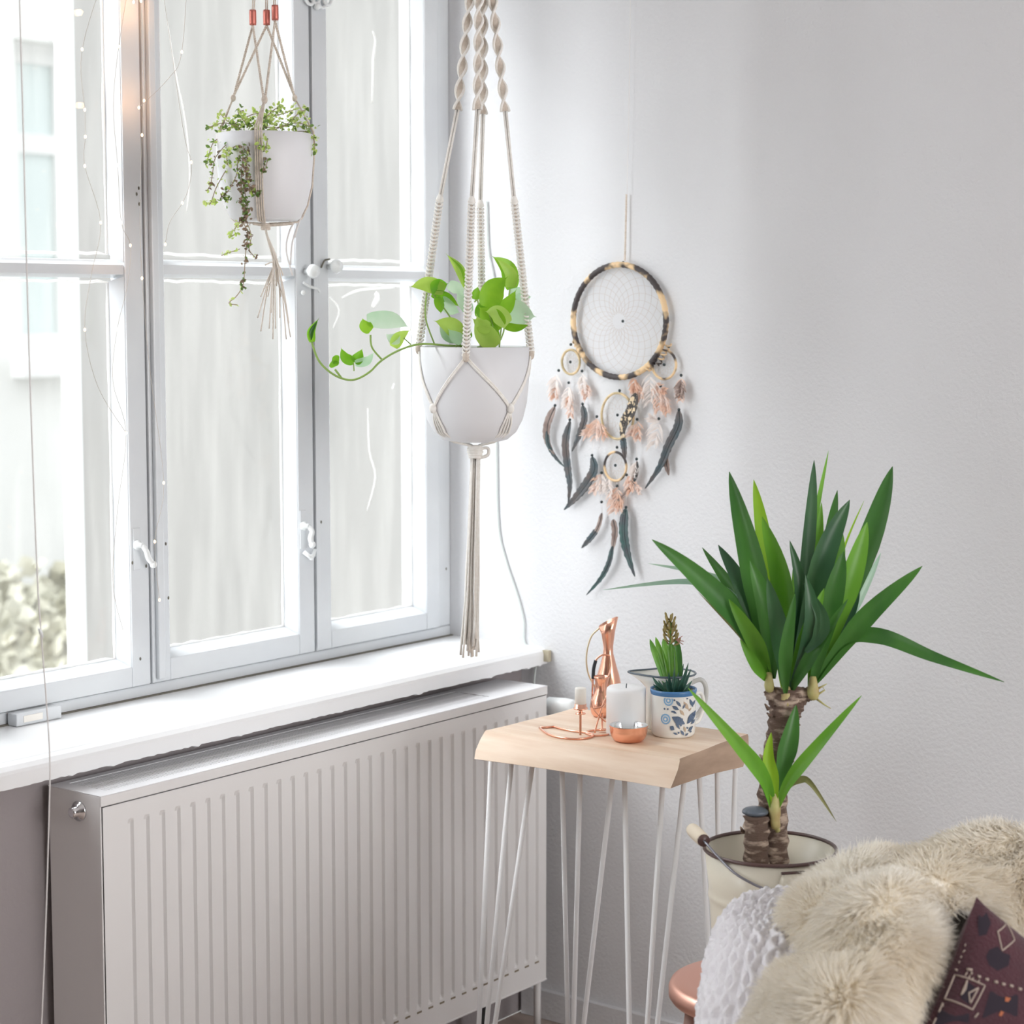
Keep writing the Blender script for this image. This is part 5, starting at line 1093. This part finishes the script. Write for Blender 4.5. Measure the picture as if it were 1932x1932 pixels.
fleece(G_, 150000, sk)

KN = [[(1318,2010,2.76),(1345,2000,2.70),(1400,1990,2.66),(1480,2000,2.63)],
 [(1331,1890,2.82),(1360,1885,2.74),(1420,1880,2.70),(1500,1885,2.68)],
 [(1350,1785,2.89),(1383,1780,2.82),(1440,1778,2.78),(1520,1782,2.78)],
 [(1386,1716,2.92),(1415,1728,2.88),(1460,1745,2.84),(1535,1752,2.83)],
 [(1440,1690,2.95),(1468,1698,2.92),(1505,1715,2.89),(1570,1722,2.87)],
 [(1530,1686,2.96),(1550,1696,2.94),(1580,1708,2.91),(1630,1714,2.90)]]
K_ = surf([backrow(r) for r in KN], 26, 26)
nu, nv = len(K_), len(K_[0]); Kd = []
for i in range(nu):
    r_ = []
    for j in range(nv):
        a = K_[min(i + 1, nu - 1)][j] - K_[max(i - 1, 0)][j]; c = K_[i][min(j + 1, nv - 1)] - K_[i][max(j - 1, 0)]; n_ = a.cross(c).normalized()
        if n_.dot(V(CAM) - K_[i][j]) < 0: n_ = -n_
        x_u = i / 26; y_v = j / 26
        ph = y_v * 2.2; cab = ph % 1.0; s1 = .28 * math.sin(x_u * 9.0); h = 0
        for q in (.5 + s1, .5 - s1): h = max(h, math.exp(-((cab - q) / .13) ** 2) * (1 if (math.cos(x_u * 9) > 0) == (q > .5) else .8))
        h += .25 * abs(math.sin(ph * math.pi * 6)) * (1 if cab < .12 or cab > .88 else .2)
        r_.append(K_[i][j] + n_ * (h * .011))
    Kd.append(r_)
kt = thick(Kd, M['knit'], 'knit_throw', solid=.004); tag(kt, 'off-white cable-knit throw hanging over the armchair arm beside the stool', 'blanket')

# chair shell: tub that follows the draped rim
am = thing('armchair', 'dark grey tub armchair under the sheepskin and knit throw', 'chair', at(1760, 2050, 2.72) * 1.0)
cc = at(1790, 1990, 2.70); cc.z = 0
rimp = [at(r[0][0] + 14, r[0][1] + 34, r[0][2] + .035) for r in FUR[:2]] + [at(1400, 1850, 2.80), at(1420, 1775, 2.88), at(1475, 1740, 2.95)] + [at(r[0][0] + 10, r[0][1] + 34, r[0][2] + .03) for r in FUR[5:]]
last = rimp[-1]; first = rimp[0]
a1_ = math.atan2(last.y - cc.y, last.x - cc.x); af = math.atan2(first.y - cc.y, first.x - cc.x); ra = math.hypot(last.x - cc.x, last.y - cc.y); rb = math.hypot(first.x - cc.x, first.y - cc.y)
while af > a1_: af -= 2 * math.pi
nn_ = 9
for k in range(1, nn_):
    t = k / nn_; a = a1_ + (af - a1_) * t; rr = ra + (rb - ra) * t; zz = .68 * (1 - t) + first.z * t - .22 * math.sin(math.pi * t) ** 2; rimp.append(V((cc.x + rr * math.cos(a), cc.y + rr * math.sin(a), zz)))
loop = curve(rimp + [rimp[0]], 6)[:-1]; Gs = []
for p in loop:
    d = V((p.x - cc.x, p.y - cc.y, 0)); prof = []
    for s_, zf in ((1.02, 0), (.99, .02), (.95, .10), (.90, .25), (.84, .5), (.76, .8), (.62, .96), (.35, 1.0), (.02, 1.0)):
        prof.append(V((cc.x + d.x * s_, cc.y + d.y * s_, p.z + (.33 - p.z) * zf)))
    Gs.append(prof)
MB().grid(Gs, closed_u=True).build('shell', M['shell'], am, solid=.016)
for k in range(4):
    a = a1_ + .6 + k * math.pi / 2; MB().tube([V((cc.x + .15 * math.cos(a), cc.y + .15 * math.sin(a), .32)), V((cc.x + .24 * math.cos(a), cc.y + .24 * math.sin(a), 0))], [.018, .011], 12).build('leg', M['stoolleg'], am)

# cushion
C0_ = at(1842, 1692, 2.66); E1 = (at(1618, 2230, 2.45) - C0_) * .68; E2 = V((.67, -.42, -.61)).normalized() * .29
Nn = E1.cross(E2).normalized()
if Nn.dot(V(CAM) - C0_) < 0: Nn = -Nn
def CS(u, v, side=1, off=0):
    e = max(0, 4 * u * (1 - u)) ** .45 * max(0, 4 * v * (1 - v)) ** .45; pin = .035
    uu = u + pin * (1 - 2 * u) * (4 * v * (1 - v)) ; vv = v + pin * (1 - 2 * v) * (4 * u * (1 - u)) * .6
    return C0_ + E1 * uu + E2 * vv + Nn * (side * .055 * e + off)
cu = thing('kilim_cushion', 'burgundy kilim cushion with cream stitched motifs resting in the armchair', 'cushion', C0_ + (E1 + E2) * .5)
b = MB(); n_ = 40
for sd_ in (1, -1): b.grid([[CS(i / n_, j / n_, sd_) for j in range(n_ + 1)] for i in range(n_ + 1)])
b.build('cover', M['kilim'], cu)
def uv(px, py):
    d = V(ray(px, py)); o = V(CAM); u, v = .2, .3
    for _ in range(8):                              # intersect the ray with the bulged face
        off = (CS(u, v) - (C0_ + E1 * u + E2 * v)).dot(Nn); pl_ = C0_ + Nn * off; t = (pl_ - o).dot(Nn) / d.dot(Nn); q = o + d * t - C0_ - Nn * off
        u = q.dot(E1) / E1.length_squared; v = q.dot(E2) / E2.length_squared; u = min(.99, max(.005, u)); v = min(.99, max(.005, v))
    return u, v
def stitchline(pts, r, m_, nm, n_=8):
    uvp = [uv(*p) for p in pts]; P = []
    for (a, c) in zip(uvp, uvp[1:]):
        for k in range(n_): t = k / n_; P.append(CS(a[0] + (c[0] - a[0]) * t, a[1] + (c[1] - a[1]) * t, 1, .0006))
    P.append(CS(*uvp[-1], 1, .0006)); return MB().tube(P, r, 5).build(nm, M[m_], cu)
def patch(pts, m_, off=.0004):
    uvp = [uv(*p) for p in pts]; cu_ = sum(p[0] for p in uvp) / len(uvp); cv_ = sum(p[1] for p in uvp) / len(uvp); b = MB(); R_ = []
    for s_ in (.02, .35, .7, 1): R_.append([CS(cu_ + (p[0] - cu_) * s_, cv_ + (p[1] - cv_) * s_, 1, off) for p in uvp + [uvp[0]]])
    b.grid(R_).build('woven_motif', M[m_], cu)
patch([(1845,1728),(1862,1722),(1870,1742),(1862,1765),(1846,1768),(1840,1748)], 'kdark'); patch([(1868,1795),(1884,1788),(1892,1800),(1908,1806),(1905,1828),(1885,1838),(1868,1826),(1862,1808)], 'kdark')
patch([(1812,1856),(1844,1870),(1834,1906),(1802,1892)], 'kdark'); patch([(1872,1880),(1925,1890),(1925,1935),(1860,1935)], 'kdark'); patch([(1770,1905),(1836,1925),(1836,1945),(1760,1945)], 'kdark')
patch([(1901,1893),(1911,1896),(1906,1904),(1900,1902)], 'korange', .0010); patch([(1893,1922),(1899,1925),(1895,1934),(1890,1932)], 'korange', .0010)
for pts in ([(1899,1741),(1883,1759),(1892,1797),(1915,1775),(1899,1741)], [(1804,1844),(1862,1868),(1841,1917),(1785,1889),(1804,1844)], [(1813,1856),(1818,1874),(1803,1886),(1813,1856)], [(1850,1872),(1832,1882),(1836,1904),(1850,1872)], [(1767,1897),(1780,1895),(1784,1907)], [(1768,1898),(1772,1912)], [(1744,1928),(1758,1920),(1770,1926)], [(1852,1925),(1846,1934)], [(1812,1847),(1815,1840)], [(1824,1852),(1827,1846)], [(1836,1857),(1839,1851)], [(1848,1862),(1851,1856)]):
    stitchline(pts, .0010, 'stitch', 'stitched_line')
for (x, y) in ((1800,1828),(1818,1835),(1833,1842),(1850,1849),(1865,1855),(1882,1861),(1896,1866),(1911,1870),(1927,1877)): stitchline([(x - 3, y - 1), (x + 3, y + 1)], .0018, 'stitch', 'stitch', 2)
for (x, y) in ((1822,1785),(1819,1797),(1815,1808),(1811,1818)): stitchline([(x + 1, y - 2), (x - 1, y + 2)], .0008, 'stitch', 'stitch', 2)
